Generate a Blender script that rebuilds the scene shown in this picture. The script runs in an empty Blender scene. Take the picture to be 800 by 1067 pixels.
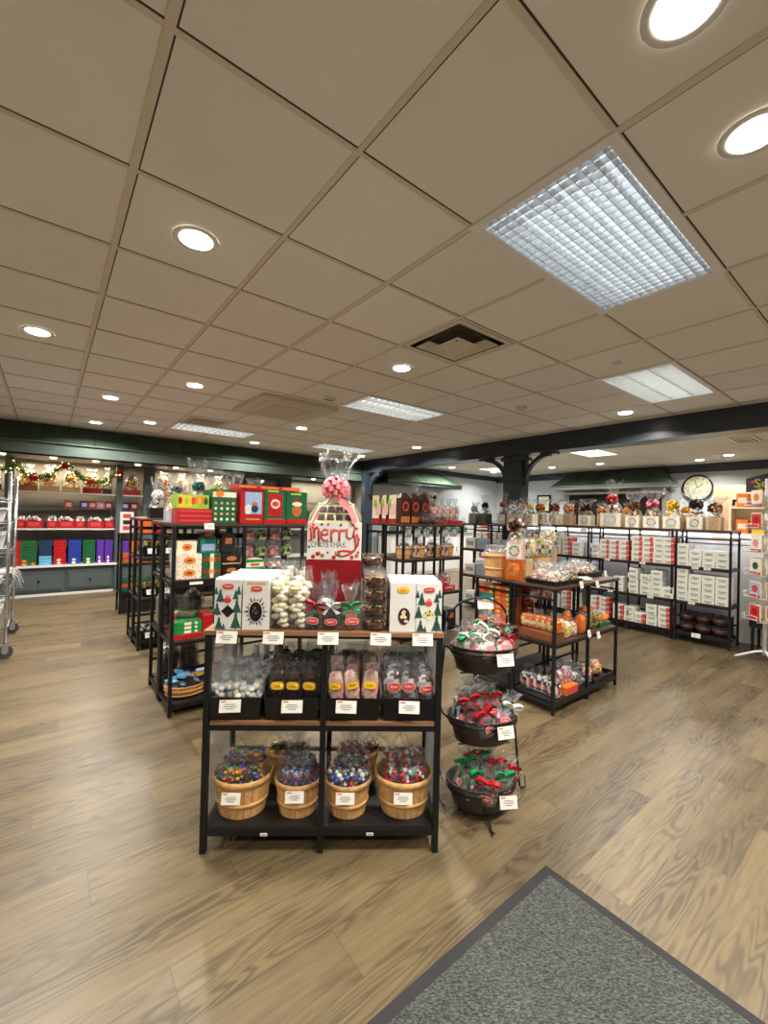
import bpy, bmesh, math, random
from mathutils import Vector, Matrix
random.seed(7)
C = bpy.context.scene.collection
R = math.radians
PI = math.pi

# ------------------------------------------------------------------ colour and materials
def lin(c):
    return tuple(((v/255)/12.92 if v/255 <= .04045 else ((v/255+.055)/1.055)**2.4) for v in c)
MATS = {}
def nodes(m):
    m.use_nodes = True
    return m.node_tree, m.node_tree.nodes['Principled BSDF']
def mk(name, rgb, rough=.5, metal=0., var=.12, vs=30., bump=0., bs=60., spec=.5, coat=0., trans=0., ior=1.45):
    if name in MATS: return MATS[name]
    m = bpy.data.materials.new(name); nt, b = nodes(m); N = nt.nodes; L = nt.links
    c = lin(rgb)
    b.inputs['Roughness'].default_value = rough; b.inputs['Metallic'].default_value = metal
    b.inputs['Specular IOR Level'].default_value = spec; b.inputs['Coat Weight'].default_value = coat
    b.inputs['Transmission Weight'].default_value = trans; b.inputs['IOR'].default_value = ior
    tc = N.new('ShaderNodeTexCoord')
    if var > 0:
        n = N.new('ShaderNodeTexNoise'); n.inputs['Scale'].default_value = vs; n.inputs['Detail'].default_value = 3
        L.new(tc.outputs['Object'], n.inputs['Vector'])
        r = N.new('ShaderNodeMapRange'); r.inputs['From Min'].default_value = .3; r.inputs['From Max'].default_value = .7
        r.inputs['To Min'].default_value = 1-var; r.inputs['To Max'].default_value = 1+var
        L.new(n.outputs['Fac'], r.inputs['Value'])
        v = N.new('ShaderNodeVectorMath'); v.operation = 'SCALE'; v.inputs[0].default_value = c
        L.new(r.outputs['Result'], v.inputs['Scale']); L.new(v.outputs['Vector'], b.inputs['Base Color'])
    else:
        b.inputs['Base Color'].default_value = (*c, 1)
    if bump > 0:
        n2 = N.new('ShaderNodeTexNoise'); n2.inputs['Scale'].default_value = bs; n2.inputs['Detail'].default_value = 4
        L.new(tc.outputs['Object'], n2.inputs['Vector'])
        bp = N.new('ShaderNodeBump'); bp.inputs['Strength'].default_value = bump; bp.inputs['Distance'].default_value = .004
        L.new(n2.outputs['Fac'], bp.inputs['Height']); L.new(bp.outputs['Normal'], b.inputs['Normal'])
    MATS[name] = m
    return m
def emit(name, rgb, strength):
    m = bpy.data.materials.new(name); nt, b = nodes(m)
    b.inputs['Base Color'].default_value = (.8, .8, .8, 1)
    b.inputs['Emission Color'].default_value = (*lin(rgb), 1); b.inputs['Emission Strength'].default_value = strength
    MATS[name] = m; return m
def wood(name, c1, c2, rough=.45, sc=(2, 22, 22)):
    m = bpy.data.materials.new(name); nt, b = nodes(m); N = nt.nodes; L = nt.links
    tc = N.new('ShaderNodeTexCoord'); mp = N.new('ShaderNodeMapping'); mp.inputs['Scale'].default_value = sc
    L.new(tc.outputs['Object'], mp.inputs['Vector'])
    n = N.new('ShaderNodeTexNoise'); n.inputs['Scale'].default_value = 3; n.inputs['Detail'].default_value = 6; n.inputs['Distortion'].default_value = .6
    L.new(mp.outputs['Vector'], n.inputs['Vector'])
    cr = N.new('ShaderNodeValToRGB'); cr.color_ramp.elements[0].position = .35; cr.color_ramp.elements[1].position = .65
    cr.color_ramp.elements[0].color = (*lin(c1), 1); cr.color_ramp.elements[1].color = (*lin(c2), 1)
    L.new(n.outputs['Fac'], cr.inputs['Fac']); L.new(cr.outputs['Color'], b.inputs['Base Color'])
    b.inputs['Roughness'].default_value = rough
    MATS[name] = m; return m
def cello(name, tint=(235, 240, 245), lo=.13, hi=.6, rough=.12, body=.25):
    m = bpy.data.materials.new(name); m.use_nodes = True; nt = m.node_tree; N = nt.nodes; L = nt.links; N.clear()
    out = N.new('ShaderNodeOutputMaterial'); t = N.new('ShaderNodeBsdfTransparent'); t.inputs['Color'].default_value = (*lin(tint), 1)
    g = N.new('ShaderNodeBsdfGlossy'); g.inputs['Roughness'].default_value = rough
    d = N.new('ShaderNodeBsdfDiffuse'); d.inputs['Color'].default_value = (*lin(tint), 1)
    mg = N.new('ShaderNodeMixShader'); mg.inputs[0].default_value = body; L.new(g.outputs[0], mg.inputs[1]); L.new(d.outputs[0], mg.inputs[2])
    lw = N.new('ShaderNodeLayerWeight'); lw.inputs['Blend'].default_value = .35
    r = N.new('ShaderNodeMapRange'); r.inputs['To Min'].default_value = lo; r.inputs['To Max'].default_value = hi
    L.new(lw.outputs['Facing'], r.inputs['Value'])
    tc = N.new('ShaderNodeTexCoord'); n = N.new('ShaderNodeTexNoise'); n.inputs['Scale'].default_value = 60; L.new(tc.outputs['Object'], n.inputs['Vector'])
    bp = N.new('ShaderNodeBump'); bp.inputs['Strength'].default_value = .9; bp.inputs['Distance'].default_value = .01
    L.new(n.outputs['Fac'], bp.inputs['Height']); L.new(bp.outputs['Normal'], g.inputs['Normal'])
    mx = N.new('ShaderNodeMixShader'); L.new(r.outputs[0], mx.inputs[0]); L.new(t.outputs[0], mx.inputs[1]); L.new(mg.outputs[0], mx.inputs[2])
    L.new(mx.outputs[0], out.inputs['Surface'])
    MATS[name] = m; return m

# plain palette
for n, c, kw in [
    ('black_metal', (24, 25, 27), dict(rough=.42, metal=.3, var=.1)),
    ('black_board', (22, 21, 21), dict(rough=.5)),
    ('black_plastic', (16, 15, 15), dict(rough=.35)),
    ('brown_black', (44, 31, 26), dict(rough=.4)),
    ('chrome', (190, 192, 196), dict(rough=.25, metal=.95, var=.05)),
    ('white', (212, 211, 205), dict(rough=.55, var=.04)),
    ('card', (226, 224, 214), dict(rough=.6, var=.03)),
    ('ink', (120, 120, 125), dict(rough=.6, var=0)),
    ('dark_ink', (40, 45, 50), dict(rough=.6, var=0)),
    ('white_metal', (222, 222, 222), dict(rough=.35, var=.03)),
    ('grey_metal', (120, 122, 124), dict(rough=.4, metal=.5)),
    ('red', (170, 18, 28), dict(rough=.4)),
    ('deep_red', (128, 8, 18), dict(rough=.4)),
    ('label_red', (196, 62, 62), dict(rough=.45, var=.03)),
    ('yellow', (228, 190, 40), dict(rough=.45)),
    ('lime', (150, 190, 60), dict(rough=.45)),
    ('orange', (226, 116, 36), dict(rough=.45, var=.2, vs=60)),
    ('green', (22, 88, 50), dict(rough=.4)),
    ('bow_green', (16, 140, 84), dict(rough=.3)),
    ('teal', (30, 120, 116), dict(rough=.4)),
    ('pine', (40, 82, 74), dict(rough=.6, var=.3, vs=150)),
    ('garland', (38, 92, 36), dict(rough=.7, var=.4, vs=50)),
    ('blue', (34, 56, 150), dict(rough=.4)),
    ('navy', (26, 50, 84), dict(rough=.4)),
    ('sky', (96, 168, 206), dict(rough=.4)),
    ('pale_blue', (150, 170, 205), dict(rough=.4)),
    ('purple', (86, 46, 150), dict(rough=.4)),
    ('violet_dark', (52, 34, 62), dict(rough=.5)),
    ('pink', (226, 134, 142), dict(rough=.35)),
    ('bow_pink', (232, 130, 136), dict(rough=.28, coat=.4)),
    ('pale_pink', (226, 182, 172), dict(rough=.5)),
    ('magenta', (140, 50, 90), dict(rough=.35)),
    ('cream', (228, 218, 190), dict(rough=.5)),
    ('candy_white', (226, 222, 204), dict(rough=.4, var=.1, vs=80)),
    ('candy_yellow', (222, 208, 150), dict(rough=.4, var=.1)),
    ('chocolate', (58, 32, 22), dict(rough=.35, var=.25, vs=80)),
    ('milk_chocolate', (112, 66, 40), dict(rough=.35, var=.25, vs=80)),
    ('caramel', (170, 104, 50), dict(rough=.4, var=.2)),
    ('tan', (196, 160, 112), dict(rough=.6)),
    ('burnt_orange', (170, 84, 28), dict(rough=.35, var=.4, vs=70)),
    ('gold', (226, 172, 66), dict(rough=.28, metal=.5, coat=.4)),
    ('foil_red', (196, 30, 36), dict(rough=.25, metal=.3, coat=.6)),
    ('foil_green', (40, 150, 70), dict(rough=.25, metal=.3, coat=.6)),
    ('foil_blue', (60, 96, 190), dict(rough=.25, metal=.3, coat=.6)),
    ('foil_orange', (228, 110, 30), dict(rough=.25, metal=.2, coat=.6)),
    ('silver', (206, 210, 216), dict(rough=.25, metal=.6, coat=.4)),
    ('dark_glass', (34, 30, 30), dict(rough=.15)),
    ('basket_wood', (204, 158, 100), dict(rough=.6, var=.14, vs=45)),
    ('wicker', (176, 128, 72), dict(rough=.7, var=.3, vs=120, bump=.6, bs=200)),
    ('kraft', (196, 166, 122), dict(rough=.7)),
    ('green_roof', (56, 72, 58), dict(rough=.35, var=.2, vs=4, bump=.25, bs=9)),
    ('green_fascia', (78, 92, 85), dict(rough=.4, var=.08, vs=8)),
    ('grey_cabinet', (76, 86, 88), dict(rough=.4, var=.05)),
    ('grey_panel', (132, 131, 121), dict(rough=.6, var=.05)),
    ('beam_paint', (44, 54, 64), dict(rough=.32, var=.08, vs=5)),
    ('wall_paint', (178, 184, 187), dict(rough=.8, var=.03, vs=3)),
    ('warm_wall', (188, 184, 174), dict(rough=.8, var=.03, vs=3)),
    ('tee_metal', (206, 196, 180), dict(rough=.5, var=.03)),
    ('tee_gap', (70, 62, 54), dict(rough=.9, var=0)),
    ('hvac', (205, 196, 180), dict(rough=.5, var=.05)),
    ('hvac_dark', (88, 80, 72), dict(rough=.8, var=.05)),
    ('rubber', (34, 34, 36), dict(rough=.8)),
    ('wheel', (60, 62, 66), dict(rough=.6)),
    ('box_white', (216, 218, 208), dict(rough=.5, var=.03)),
    ('box_grey', (150, 152, 146), dict(rough=.5, var=.03)),
    ('clock_face', (190, 190, 160), dict(rough=.5)),
    ('door_wood', (186, 150, 118), dict(rough=.5, var=.12, vs=6)),
    ('pumpkin', (210, 110, 40), dict(rough=.5)),
    ('bin_plastic', (196, 204, 208), dict(rough=.3)),
]: mk(n, c, **kw)
wood('shelf_wood', (112, 78, 54), (146, 106, 76), .4)
wood('dark_shelf_wood', (66, 46, 38), (92, 66, 52), .35)
cello('cellophane', (244, 247, 250), .06, .62, .16, .26)
cello('bag_film', (248, 249, 249), .025, .38, .18, .1)
cello('clear_plastic', (246, 248, 248), .04, .4, .08, .1)
cello('blue_film', (232, 239, 246), .05, .5, .14, .2)
emit('lens_glow', (255, 248, 238), 14)
emit('puck_glow', (255, 226, 180), 12)
emit('tube_glow', (232, 244, 250), 1.6)
emit('led_glow', (236, 232, 255), 9)
emit('glint_glow', (255, 206, 130), 5)  # warm glow for the glints added along the garland
def emboss_noise_ceiling():
    m = bpy.data.materials.new('ceiling_tile'); nt, b = nodes(m); N = nt.nodes; L = nt.links
    tc = N.new('ShaderNodeTexCoord')
    n = N.new('ShaderNodeTexNoise'); n.inputs['Scale'].default_value = 220; n.inputs['Detail'].default_value = 4; L.new(tc.outputs['Object'], n.inputs['Vector'])
    n2 = N.new('ShaderNodeTexNoise'); n2.inputs['Scale'].default_value = 2.2; n2.inputs['Detail'].default_value = 3; L.new(tc.outputs['Object'], n2.inputs['Vector'])
    mp = N.new('ShaderNodeMapping'); s = 1/.6096; mp.inputs['Scale'].default_value = (s, s, s); mp.inputs['Location'].default_value = (-.2218*s, -1.2572*s, 0)
    L.new(tc.outputs['Object'], mp.inputs['Vector'])
    fl = N.new('ShaderNodeVectorMath'); fl.operation = 'FLOOR'; L.new(mp.outputs['Vector'], fl.inputs[0])
    wn = N.new('ShaderNodeTexWhiteNoise'); L.new(fl.outputs['Vector'], wn.inputs['Vector'])
    a = N.new('ShaderNodeMath'); a.operation = 'MULTIPLY_ADD'; a.inputs[1].default_value = .12; L.new(n.outputs['Fac'], a.inputs[0]); a.inputs[2].default_value = .87
    a2 = N.new('ShaderNodeMath'); a2.operation = 'MULTIPLY_ADD'; a2.inputs[1].default_value = .07; L.new(wn.outputs['Value'], a2.inputs[0]); L.new(a.outputs[0], a2.inputs[2])
    a3 = N.new('ShaderNodeMath'); a3.operation = 'MULTIPLY_ADD'; a3.inputs[1].default_value = .1; L.new(n2.outputs['Fac'], a3.inputs[0]); L.new(a2.outputs[0], a3.inputs[2])
    v = N.new('ShaderNodeVectorMath'); v.operation = 'SCALE'; v.inputs[0].default_value = lin((224, 220, 214)); L.new(a3.outputs[0], v.inputs['Scale'])
    L.new(v.outputs['Vector'], b.inputs['Base Color']); b.inputs['Roughness'].default_value = .9
    bp = N.new('ShaderNodeBump'); bp.inputs['Strength'].default_value = .25; bp.inputs['Distance'].default_value = .002
    L.new(n.outputs['Fac'], bp.inputs['Height']); L.new(bp.outputs['Normal'], b.inputs['Normal'])
    MATS['ceiling_tile'] = m
emboss_noise_ceiling()
def floor_mat():
    m = bpy.data.materials.new('vinyl_plank'); nt, b = nodes(m); N = nt.nodes; L = nt.links
    tc = N.new('ShaderNodeTexCoord')
    def math_(op, a=None, b_=None, c=None):
        n = N.new('ShaderNodeMath'); n.operation = op
        for i, x in enumerate((a, b_, c)):
            if x is None: continue
            if isinstance(x, (int, float)): n.inputs[i].default_value = x
            else: L.new(x, n.inputs[i])
        return n.outputs[0]
    sep = N.new('ShaderNodeSeparateXYZ'); L.new(tc.outputs['Object'], sep.inputs[0])
    X, Y = sep.outputs['X'], sep.outputs['Y']
    PW, PL = .1985, 1.24
    row = math_('FLOOR', math_('DIVIDE', math_('SUBTRACT', Y, .085), PW))
    rn = N.new('ShaderNodeTexWhiteNoise'); rn.noise_dimensions = '1D'; L.new(row, rn.inputs['W'])
    xo = math_('ADD', math_('DIVIDE', math_('SUBTRACT', X, .16), PL), math_('MULTIPLY', math_('ADD', row, 0.), .382))
    # row 9 (y 1.87..2.07) must have a joint at x = .16
    xo = math_('SUBTRACT', xo, .382*9)
    col = math_('FLOOR', xo)
    cmb = N.new('ShaderNodeCombineXYZ'); L.new(row, cmb.inputs[0]); L.new(col, cmb.inputs[1])
    pn = N.new('ShaderNodeTexWhiteNoise'); pn.noise_dimensions = '2D'; L.new(cmb.outputs[0], pn.inputs['Vector'])
    prand = pn.outputs['Value']
    # grain coordinates shifted per plank
    sx = math_('MULTIPLY_ADD', X, 1., math_('MULTIPLY', prand, 37.))
    sy = math_('MULTIPLY_ADD', Y, 7.5, math_('MULTIPLY', prand, 91.))
    gv = N.new('ShaderNodeCombineXYZ'); L.new(sx, gv.inputs[0]); L.new(sy, gv.inputs[1]); L.new(math_('MULTIPLY', prand, 13.), gv.inputs[2])
    n1 = N.new('ShaderNodeTexNoise'); n1.inputs['Scale'].default_value = 1.25; n1.inputs['Detail'].default_value = 2.2; n1.inputs['Roughness'].default_value = .45; L.new(gv.outputs[0], n1.inputs['Vector'])
    rings = math_('SINE', math_('MULTIPLY', n1.outputs['Fac'], 95.))
    rings = math_('MULTIPLY_ADD', rings, .5, .5)
    n2 = N.new('ShaderNodeTexNoise'); n2.inputs['Scale'].default_value = 1.; n2.inputs['Detail'].default_value = 7; n2.inputs['Roughness'].default_value = .65
    gv2 = N.new('ShaderNodeCombineXYZ'); L.new(math_('MULTIPLY', sx, 3.), gv2.inputs[0]); L.new(math_('MULTIPLY', sy, 9.), gv2.inputs[1]); L.new(gv2.outputs[0], n2.inputs['Vector'])
    n3 = N.new('ShaderNodeTexNoise'); n3.inputs['Scale'].default_value = .9; n3.inputs['Detail'].default_value = 3; L.new(gv.outputs[0], n3.inputs['Vector'])
    msk = N.new('ShaderNodeMapRange'); msk.inputs['From Min'].default_value = .42; msk.inputs['From Max'].default_value = .62; L.new(n3.outputs['Fac'], msk.inputs['Value'])
    g = math_('MULTIPLY', math_('POWER', rings, 2.), math_('MULTIPLY_ADD', msk.outputs[0], .2, .04))
    g = math_('ADD', g, math_('MULTIPLY', n2.outputs['Fac'], .42))
    g = math_('ADD', g, math_('MULTIPLY', n3.outputs['Fac'], .34))
    g = math_('ADD', g, math_('MULTIPLY', prand, .14))
    cr = N.new('ShaderNodeValToRGB'); e = cr.color_ramp.elements
    e[0].position = .28; e[0].color = (*lin((116, 101, 72)), 1); e[1].position = .9; e[1].color = (*lin((42, 34, 24)), 1)
    k = cr.color_ramp.elements.new(.55); k.color = (*lin((84, 72, 51)), 1)
    L.new(g, cr.inputs['Fac'])
    fy = math_('FRACT', math_('DIVIDE', math_('SUBTRACT', Y, .085), PW)); fx = math_('FRACT', xo)
    sy1 = math_('LESS_THAN', math_('MINIMUM', fy, math_('SUBTRACT', 1., fy)), .006)
    sx1 = math_('LESS_THAN', math_('MINIMUM', fx, math_('SUBTRACT', 1., fx)), .0012)
    seam = math_('MAXIMUM', sy1, sx1)
    mx = N.new('ShaderNodeMix'); mx.data_type = 'RGBA'; L.new(math_('MULTIPLY', seam, .6), mx.inputs['Factor']); L.new(cr.outputs['Color'], mx.inputs['A']); mx.inputs['B'].default_value = (*lin((70, 54, 40)), 1)
    L.new(mx.outputs['Result'], b.inputs['Base Color'])
    r = N.new('ShaderNodeMapRange'); r.inputs['To Min'].default_value = .3; r.inputs['To Max'].default_value = .46; L.new(n2.outputs['Fac'], r.inputs['Value']); L.new(r.outputs[0], b.inputs['Roughness'])
    bp = N.new('ShaderNodeBump'); bp.inputs['Strength'].default_value = .18; bp.inputs['Distance'].default_value = .002; L.new(g, bp.inputs['Height']); L.new(bp.outputs['Normal'], b.inputs['Normal'])
    MATS['vinyl_plank'] = m
floor_mat()
def mat_carpet():
    m = bpy.data.materials.new('mat_carpet'); nt, b = nodes(m); N = nt.nodes; L = nt.links
    tc = N.new('ShaderNodeTexCoord'); mp = N.new('ShaderNodeMapping'); mp.inputs['Scale'].default_value = (1, 1, 1); mp.inputs['Rotation'].default_value = (0, 0, .7); L.new(tc.outputs['Object'], mp.inputs['Vector'])
    mp2 = N.new('ShaderNodeMapping'); mp2.inputs['Scale'].default_value = (60, 150, 60); L.new(mp.outputs[0], mp2.inputs['Vector'])
    n = N.new('ShaderNodeTexNoise'); n.inputs['Scale'].default_value = 1.6; n.inputs['Detail'].default_value = 2; n.inputs['Distortion'].default_value = .8; L.new(mp2.outputs[0], n.inputs['Vector'])
    cr = N.new('ShaderNodeValToRGB'); e = cr.color_ramp.elements; e[0].position = .4; e[0].color = (*lin((34, 37, 35)), 1); e[1].position = .64; e[1].color = (*lin((84, 87, 82)), 1)
    L.new(n.outputs['Fac'], cr.inputs['Fac']); L.new(cr.outputs['Color'], b.inputs['Base Color']); b.inputs['Roughness'].default_value = .95
    bp = N.new('ShaderNodeBump'); bp.inputs['Strength'].default_value = .8; bp.inputs['Distance'].default_value = .004; L.new(n.outputs['Fac'], bp.inputs['Height']); L.new(bp.outputs['Normal'], b.inputs['Normal'])
    MATS['mat_carpet'] = m
mat_carpet()
def polka():
    m = bpy.data.materials.new('polka'); nt, b = nodes(m); N = nt.nodes; L = nt.links
    tc = N.new('ShaderNodeTexCoord'); v = N.new('ShaderNodeTexVoronoi'); v.inputs['Scale'].default_value = 70; L.new(tc.outputs['Object'], v.inputs['Vector'])
    cr = N.new('ShaderNodeValToRGB'); e = cr.color_ramp.elements; e[0].position = .26; e[0].color = (*lin((170, 60, 60)), 1); e[1].position = .3; e[1].color = (*lin((228, 218, 196)), 1)
    L.new(v.outputs['Distance'], cr.inputs['Fac']); L.new(cr.outputs['Color'], b.inputs['Base Color']); MATS['polka'] = m
polka()

# ------------------------------------------------------------------ mesh builder
class MB:
    def __init__(s): s.v = []; s.f = []; s.m = []; s.sm = []; s.keys = []; s.M = Matrix.Identity(4)
    def k(s, key):
        if key not in s.keys: s.keys.append(key)
        return s.keys.index(key)
    def av(s, pts):
        i = len(s.v)
        for p in pts: s.v.append(tuple(s.M @ Vector(p)))
        return i
    def face(s, idx, key, smooth=False): s.f.append(tuple(idx)); s.m.append(s.k(key)); s.sm.append(smooth)
    def poly(s, pts, key): i = s.av(pts); s.face(range(i, i+len(pts)), key)
    def box(s, c, d, key, top=None, rot=None):
        x, y, z = d[0]/2, d[1]/2, d[2]/2; tx, ty = (x, y) if top is None else (top[0]/2, top[1]/2)
        P = [(-x, -y, -z), (x, -y, -z), (x, y, -z), (-x, y, -z), (-tx, -ty, z), (tx, -ty, z), (tx, ty, z), (-tx, ty, z)]
        if rot: P = [rot @ Vector(p) for p in P]
        i = s.av([(p[0]+c[0], p[1]+c[1], p[2]+c[2]) for p in P])
        for q in ((0, 3, 2, 1), (4, 5, 6, 7), (0, 1, 5, 4), (1, 2, 6, 5), (2, 3, 7, 6), (3, 0, 4, 7)): s.face([i+a for a in q], key)
    def tube(s, pts, r, key, n=6, closed=False, smooth=True):
        pts = [Vector(p) for p in pts]; rings = []; m = len(pts)
        for j, p in enumerate(pts):
            if closed: t = pts[(j+1) % m]-pts[j-1]
            else: t = (pts[min(j+1, m-1)]-pts[max(j-1, 0)])
            t.normalize(); up = Vector((0, 0, 1)) if abs(t.z) < .9 else Vector((1, 0, 0))
            a = t.cross(up).normalized(); b = t.cross(a)
            rr = r[j] if isinstance(r, (list, tuple)) else r
            rings.append(s.av([p+a*rr*math.cos(2*PI*q/n)+b*rr*math.sin(2*PI*q/n) for q in range(n)]))
        for j in range(m if closed else m-1):
            A, B = rings[j], rings[(j+1) % m]
            for q in range(n): s.face([A+q, A+(q+1) % n, B+(q+1) % n, B+q], key, smooth)
        if not closed:
            s.face([rings[0]+q for q in range(n)][::-1], key); s.face([rings[-1]+q for q in range(n)], key)
    def lathe(s, prof, key, n=20, sx=1, sy=1, c=(0, 0, 0), cap=False, smooth=True, phase=0):
        rings = [s.av([(c[0]+r*sx*math.cos(2*PI*q/n+phase), c[1]+r*sy*math.sin(2*PI*q/n+phase), c[2]+z) for q in range(n)]) for r, z in prof]
        for A, B in zip(rings, rings[1:]):
            for q in range(n): s.face([A+q, A+(q+1) % n, B+(q+1) % n, B+q], key, smooth)
        if cap:
            s.face([rings[0]+q for q in range(n)][::-1], key); s.face([rings[-1]+q for q in range(n)], key)
    def ball(s, c, r, key, n=6, m=4, sc=(1, 1, 1), jit=0, smooth=True):
        top = s.av([(c[0], c[1], c[2]+r*sc[2])]); bot = s.av([(c[0], c[1], c[2]-r*sc[2])]); rings = []
        for j in range(1, m):
            th = PI*j/m; pts = []
            for q in range(n):
                k = 1+random.uniform(-jit, jit)
                pts.append((c[0]+r*sc[0]*k*math.sin(th)*math.cos(2*PI*q/n), c[1]+r*sc[1]*k*math.sin(th)*math.sin(2*PI*q/n), c[2]+r*sc[2]*k*math.cos(th)))
            rings.append(s.av(pts))
        kk = key if isinstance(key, str) else random.choice(key)
        for q in range(n):
            s.face([top, rings[0]+q, rings[0]+(q+1) % n], kk, smooth); s.face([bot, rings[-1]+(q+1) % n, rings[-1]+q], kk, smooth)
        for A, B in zip(rings, rings[1:]):
            for q in range(n): s.face([A+q, B+q, B+(q+1) % n, A+(q+1) % n], kk, smooth)
    def lumpy(s, c, d, keys, n=10, m=7, jit=.08, p=3.):
        """rounded box body resting on c (base centre), every facet one of the given colours"""
        rings = []
        for j in range(m+1):
            ph = -PI/2+PI*j/m; cz = abs(math.sin(ph))**(2/p)*(1 if ph > 0 else -1); cr = abs(math.cos(ph))**(2/p) if 0 < j < m else 0.02
            pts = []
            for q in range(n):
                a = 2*PI*q/n+PI/n; ca = abs(math.cos(a))**(2/p)*(1 if math.cos(a) > 0 else -1); sa = abs(math.sin(a))**(2/p)*(1 if math.sin(a) > 0 else -1)
                k = 1+random.uniform(-jit, jit)
                pts.append((c[0]+d[0]/2*cr*ca*k, c[1]+d[1]/2*cr*sa*k, c[2]+d[2]/2+d[2]/2*cz*(1 if j == 0 else 1+random.uniform(-jit, jit)*.5)))
            rings.append(s.av(pts))
        for A, B in zip(rings, rings[1:]):
            for q in range(n): s.face([A+q, A+(q+1) % n, B+(q+1) % n, B+q], random.choice(keys), False)
        s.face([rings[-1]+q for q in range(n)], keys[0])
    def pile(s, c, d, keys, count, r, flat=1., n=6, m=4):
        """count sweets heaped in a w x d x h volume"""
        for i in range(count):
            x = random.uniform(-.5, .5); y = random.uniform(-.5, .5); z = random.random()
            x *= 1-.35*z; y *= 1-.35*z
            s.ball((c[0]+x*d[0], c[1]+y*d[1], c[2]+z*d[2]+r*.5), r*random.uniform(.8, 1.2), keys, n, m, (1, 1, flat), .1)
    def fan(s, z0, z1, r0, r1, key='cellophane', n=18, rings=4, sy=.6, c=(0, 0), lean=0.):
        """crumpled gathered film opening upward"""
        R_ = []
        for j in range(rings+1):
            t = j/rings; pts = []
            for q in range(n):
                k = 1+random.uniform(-.28, .28)*(.4+t); a = 2*PI*q/n
                r = (r0+(r1-r0)*t**.8)*k
                pts.append((c[0]+r*math.cos(a)+lean*t, c[1]+r*sy*math.sin(a), z0+(z1-z0)*t*(1+(random.uniform(-.2, .1) if j == rings else 0))))
            R_.append(s.av(pts))
        for A, B in zip(R_, R_[1:]):
            for q in range(n): s.face([A+q, A+(q+1) % n, B+(q+1) % n, B+q], key, False)
    def shell(s, prof, key='cellophane', n=16, jit=.06, c=(0, 0)):
        """crumpled film sleeve through rings (half x, half y, z)"""
        R_ = []
        for hx, hy, z in prof:
            pts = []
            for q in range(n):
                a = 2*PI*q/n+PI/n; p = 2.6
                ca = abs(math.cos(a))**(2/p)*(1 if math.cos(a) > 0 else -1); sa = abs(math.sin(a))**(2/p)*(1 if math.sin(a) > 0 else -1)
                k = 1+random.uniform(-jit, jit); pts.append((c[0]+hx*ca*k, c[1]+hy*sa*k, z))
            R_.append(s.av(pts))
        for A, B in zip(R_, R_[1:]):
            for q in range(n): s.face([A+q, A+(q+1) % n, B+(q+1) % n, B+q], key, False)
    def disc(s, c, rx, rz, key, n=16, axis='y', thick=.001, p=2.):
        """thin plaque facing -y (or lying flat for axis z)"""
        pts = []
        for q in range(n):
            a = 2*PI*q/n; ca = abs(math.cos(a))**(2/p)*(1 if math.cos(a) >= 0 else -1); sa = abs(math.sin(a))**(2/p)*(1 if math.sin(a) >= 0 else -1)
            pts.append((rx*ca, rz*sa))
        if axis == 'y':
            f = s.av([(c[0]+a, c[1]-thick, c[2]+b) for a, b in pts]); g = s.av([(c[0]+a, c[1], c[2]+b) for a, b in pts])
        elif axis == 'x':
            f = s.av([(c[0]-thick, c[1]-a, c[2]+b) for a, b in pts]); g = s.av([(c[0], c[1]-a, c[2]+b) for a, b in pts])
        else:
            f = s.av([(c[0]+a, c[1]+b, c[2]+thick) for a, b in pts]); g = s.av([(c[0]+a, c[1]+b, c[2]) for a, b in pts])
        s.face(range(f, f+n), key)
        for q in range(n): s.face([f+q, f+(q+1) % n, g+(q+1) % n, g+q], key)
    def ribbon(s, pts, w, key, th=.0015, wd=(0, 1, 0)):
        W_ = Vector(wd)*w/2; A = [s.av([Vector(p)-W_, Vector(p)+W_]) for p in pts]
        for a, b in zip(A, A[1:]): s.face([a, a+1, b+1, b], key, True)
    def bow(s, c, size, key, tails=True):
        """two loops, a knot and tails, facing -y"""
        for sg in (-1, 1):
            pts = []
            for j in range(9):
                a = PI*2*j/8; pts.append((c[0]+sg*(size*.5-size*.5*math.cos(a)), c[1]-size*.12-.01*math.sin(a), c[2]+size*.3*math.sin(a)*(1 if j < 8 else 0)+size*.06*(1-math.cos(a))))
            s.ribbon(pts, size*.42, key)
            for k in range(4):
                a0 = c[0]+sg*size*(.12+.2*k)
                s.ball((a0, c[1]-size*.14, c[2]+size*.03*k), size*.2, key, 6, 4, (1, .45, .8), .15)
            if tails: s.poly([(c[0], c[1]-size*.2, c[2]), (c[0]+sg*size*.5, c[1]-size*.24, c[2]-size*.75), (c[0]+sg*size*.85, c[1]-size*.2, c[2]-size*.6)], key)
        s.ball((c[0], c[1]-size*.2, c[2]), size*.17, key, 6, 4)
    def pom(s, c, r, keys, n=34):
        """pull bow: many ribbon loops around a centre"""
        for i in range(n):
            th = math.acos(1-2*(i+.5)/n*.8); ph = i*2.399
            d = Vector((math.sin(th)*math.cos(ph), math.sin(th)*math.sin(ph), math.cos(th))); u = d.cross(Vector((0, 0, 1))).normalized() if abs(d.z) < .95 else Vector((1, 0, 0))
            w = d.cross(u)*r*.2; k = random.choice(keys) if not isinstance(keys, str) else keys; P = Vector(c)
            A = [s.av([P+d*r*a+u*r*b-w, P+d*r*a+u*r*b+w]) for a, b in ((0, 0), (.55, -.2), (1., -.16), (1.05, .08), (.7, .2), (0, 0))]
            for a, b in zip(A, A[1:]): s.face([a, a+1, b+1, b], k, True)
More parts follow.
